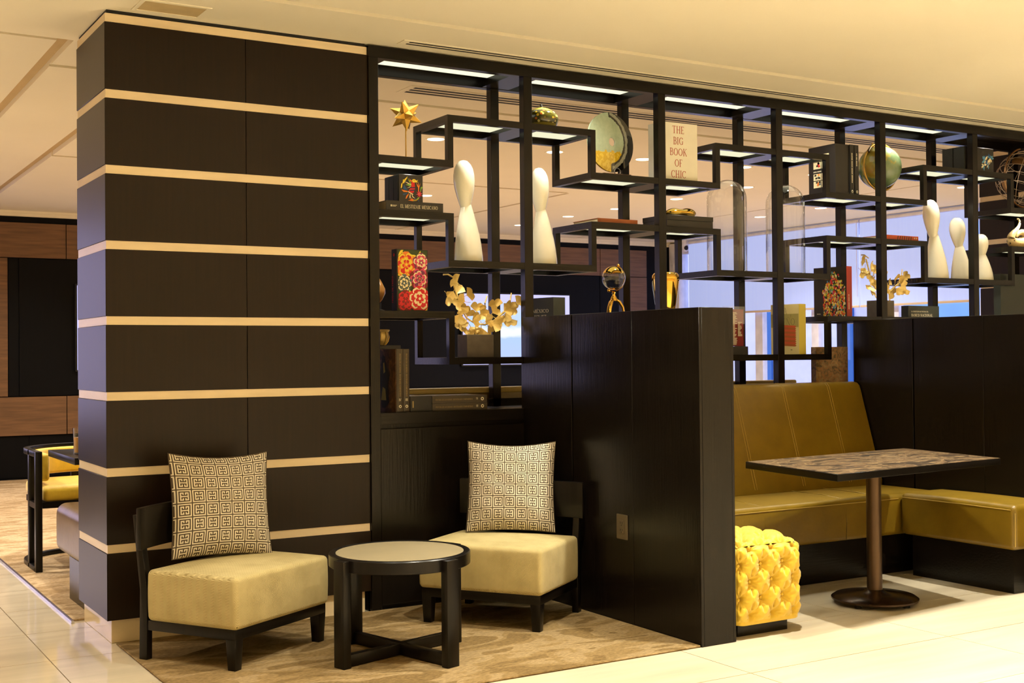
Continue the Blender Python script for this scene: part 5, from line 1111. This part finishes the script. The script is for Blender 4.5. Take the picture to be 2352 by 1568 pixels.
part('front_band', MB().disc([(0.0, -0.0008, 0.175), (0.252, -0.0008, 0.175), (0.252, -0.0008, 0.262), (0.0, -0.0008, 0.262)]).xf(SX), 'book_olive', t)
lm = letters('VIDA', 0.042, 0.02, 0.262, -EPS, squeeze=0.95, fat=0.4); letters('Y', 0.020, 0.175, 0.240, -EPS, mb=lm, fat=0.5); letters('DISEÑO', 0.046, 0.018, 0.188, -EPS, squeeze=0.9, mb=lm, fat=0.4); part('title', lm.xf(SX), 'book_brown', t)
lm = MB()
for k in range(10): lm.disc([(0.12, -0.0015-0.00001*k, 0.055+0.0135*k), (0.222, -0.0015-0.00001*k, 0.050+0.0135*k), (0.232, -0.0015-0.00001*k, 0.056+0.0135*k), (0.222, -0.0015-0.00001*k, 0.0635+0.0135*k), (0.12, -0.0015-0.00001*k, 0.0685+0.0135*k)], k % 2)
part('terracotta_column', lm.xf(SX), ['book_rust', 'book_orange'], t); part('cover_mark', print_lines(1, 0.006, 43).xf(Matrix.Translation((0.16, -EPS, 0.026))), 'book_brown', t)
def stone_print():
    m = bpy.data.materials.new('faded_fresco'); m.use_nodes = True; nt = m.node_tree; bs = nt.nodes['Principled BSDF']; L = nt.links
    tc = nt.nodes.new('ShaderNodeTexCoord'); nz = nt.nodes.new('ShaderNodeTexNoise'); nz.inputs['Scale'].default_value = 26; nz.inputs['Detail'].default_value = 6; nz.inputs['Distortion'].default_value = 1.5; L.new(tc.outputs['Object'], nz.inputs[0])
    rp = nt.nodes.new('ShaderNodeValToRGB'); cr = rp.color_ramp; cr.elements[0].position = 0.32; cr.elements[0].color = (*lin((74, 64, 44)), 1); cr.elements[1].position = 0.68; cr.elements[1].color = (*lin((172, 128, 84)), 1)
    for p, c in ((0.44, (120, 98, 66)), (0.52, (150, 104, 62)), (0.58, (128, 118, 88))): e = cr.elements.new(p); e.color = (*lin(c), 1)
    L.new(nz.outputs[0], rp.inputs[0]); L.new(rp.outputs[0], bs.inputs['Base Color']); bs.inputs['Roughness'].default_value = 0.55; MAT['faded_fresco'] = m
stone_print()
t = book_standing('art_book', 'tall book with a faded terracotta fresco cover behind the banquette', 4.560, 0.10, ZB, 0.265, 0.05, 0.328, math.radians(-6), 'faded_fresco')

# --- right-hand end: BANCO book, embroidered books, wire globe, swirl, large dark album
t = book_standing('art_book', 'dark book BANCO NACIONAL DE MEXICO behind the right partition', 5.455, 0.11, Z3L, 0.335, 0.06, 0.330, math.radians(3), 'book_black_green')
part('series_line', letters('LA COLECCIÓN DE PINTURA DEL', 0.0095, 0.03, 0.285, -EPS, squeeze=0.92, fat=1.2), 'ink_cream', t); part('title', letters('BANCO NACIONAL', 0.019, 0.03, 0.255, -EPS, squeeze=1.0, fat=1.2), 'ink_cream', t); part('title_end', letters('DE MÉXICO', 0.018, 0.07, 0.226, -EPS, fat=1.2), 'ink_cream', t)
t = thing('boxed_book_set', 'dark green boxed volumes with a blue and white embroidered sprig', 'book', (5.985, 0.045, Z1H))
part('slipcase', MB().box(0, 0, 0, 0.310, 0.20, 0.178), 'book_black', t, bevel=0.001, seg=1)
for k in range(2): part('volume', MB().box(-0.006, 0.004+0.10*k, 0.002, 0.001, 0.094+0.10*k, 0.176), 'book_black_green', t, bevel=0.001, seg=1)
lm = MB(); rng = random.Random(9)
for cx, cz in ((0.215, 0.09), (0.25, 0.06), (0.275, 0.11), (0.20, 0.055)):
    for k in range(11):
        a = rng.random()*6.28; L_ = 0.018+rng.random()*0.026; blob(lm, cx, cz, PETAL, rng.randrange(3), -EPS-0.00001*len(lm.f), L_, a)
part('embroidered_sprig', lm, ['p_cream', 'p_blue', 'p_sky'], t)
t = thing('wire_globe', 'openwork wire globe with wooden continents on the far right shelf', 'globe', (6.830, 0.19, Z1L))
gc = Vector((0, 0, 0.265)); R_ = 0.200; TW = Matrix.Rotation(math.radians(28), 3, 'Y')
flat('aged_wood', (120, 84, 44), 0.6); flat('wire_steel', (160, 140, 120), 0.4)
for k in range(6): a = PI*k/6; part('meridian_wire', MB().tube([gc+TW @ Vector((R_*math.cos(2*PI*i/36)*math.cos(a), R_*math.cos(2*PI*i/36)*math.sin(a), R_*math.sin(2*PI*i/36))) for i in range(36)], 0.0022, 5, closed=True), 'wire_steel', t)
for zz in (-0.6, -0.3, 0.0, 0.3, 0.6): rr = R_*math.sqrt(1-zz*zz); part('parallel_wire', MB().tube([gc+TW @ Vector((rr*math.cos(2*PI*i/36), rr*math.sin(2*PI*i/36), R_*zz)) for i in range(36)], 0.0022, 5, closed=True), 'wire_steel', t)
for (la, lo, sa, so) in ((-50, 170, 28, 26), (10, 200, 22, 30), (40, 250, 20, 34), (-20, 262, 30, 20)):
    cm = MB(); n = 8
    cm.v = [tuple(gc+TW @ (Vector((math.cos(math.radians(la+sa*(v/n-.5)))*math.cos(math.radians(lo+so*(u/n-.5)*(1-.5*abs(v/n-.5)))), math.cos(math.radians(la+sa*(v/n-.5)))*math.sin(math.radians(lo+so*(u/n-.5)*(1-.5*abs(v/n-.5)))), math.sin(math.radians(la+sa*(v/n-.5)))))*(R_-0.001))) for v in range(n+1) for u in range(n+1)]
    for v in range(n):
        for u in range(n): cm.f.append((v*(n+1)+u, v*(n+1)+u+1, (v+1)*(n+1)+u+1, (v+1)*(n+1)+u)); cm.m.append(0)
    part('continent', cm, 'aged_wood', t, smooth=80)
part('half_ring', MB().tube([gc+Vector((0.222*math.cos(math.radians(a)), 0, 0.222*math.sin(math.radians(a)))) for a in range(100, 281, 9)], 0.007, 8), 'aged_wood', t, smooth=60)
part('stand', MB().lathe([(0, 0), (0.10, 0), (0.10, 0.008), (0.04, 0.02), (0.014, 0.03), (0.012, 0.055), (0, 0.055)], 24), 'dark_bronze', t, smooth=50)
def speckled():
    m = mat('speckled_ceramic', lin((206, 178, 124)), 0.35, vary=0.02); nt = m.node_tree; bs = nt.nodes['Principled BSDF']; tc = nt.nodes.new('ShaderNodeTexCoord')
    nz = nt.nodes.new('ShaderNodeTexNoise'); nz.inputs['Scale'].default_value = 34; nz.inputs['Detail'].default_value = 5; nt.links.new(tc.outputs['Object'], nz.inputs[0])
    rp = nt.nodes.new('ShaderNodeValToRGB'); rp.color_ramp.elements[0].position = 0.36; rp.color_ramp.elements[0].color = (*lin((60, 44, 22)), 1); rp.color_ramp.elements[1].position = 0.42; rp.color_ramp.elements[1].color = (*lin((212, 186, 134)), 1)
    nt.links.new(nz.outputs[0], rp.inputs[0]); nt.links.new(rp.outputs[0], bs.inputs['Base Color'])
speckled()
t = thing('swirl_sculpture', 'cream speckled ceramic wave swirl at the right edge of the shelf', 'sculpture', (6.640, 0.11, Z2H))
key = [(0.000, 0.222, 5), (0.016, 0.218, 7), (0.024, 0.200, 9), (0.020, 0.176, 11), (0.000, 0.148, 15), (-0.034, 0.118, 22), (-0.062, 0.086, 31), (-0.066, 0.056, 38), (-0.040, 0.040, 41), (0.000, 0.036, 42), (0.045, 0.040, 42), (0.082, 0.062, 38), (0.086, 0.098, 31), (0.056, 0.122, 25), (0.018, 0.116, 20), (-0.006, 0.094, 14), (-0.004, 0.070, 9), (0.016, 0.058, 5)]
pts, rad = [], []
for i in range(len(key)-1):
    p0, p1, p2, p3 = key[max(0, i-1)], key[i], key[i+1], key[min(len(key)-1, i+2)]
    for q in range(3):
        u = q/3; c = [0.5*(2*p1[k]+(p2[k]-p0[k])*u+(2*p0[k]-5*p1[k]+4*p2[k]-p3[k])*u*u+(3*p1[k]-p0[k]-3*p2[k]+p3[k])*u**3) for k in range(3)]
        pts.append((c[0]*1.12, 0, c[1])); rad.append(c[2]*0.001)
sw = MB().tube(pts, rad, 12); sw.v = [(x, y*0.8, max(0.0, z)) for x, y, z in sw.v]
part('swirl', sw, 'speckled_ceramic', t, smooth=70)
t = book_standing('art_book', 'large dark album standing half hidden behind the right partition', 6.362, 0.05, Z3L, 0.40, 0.06, 0.572, 0, 'book_black_green')
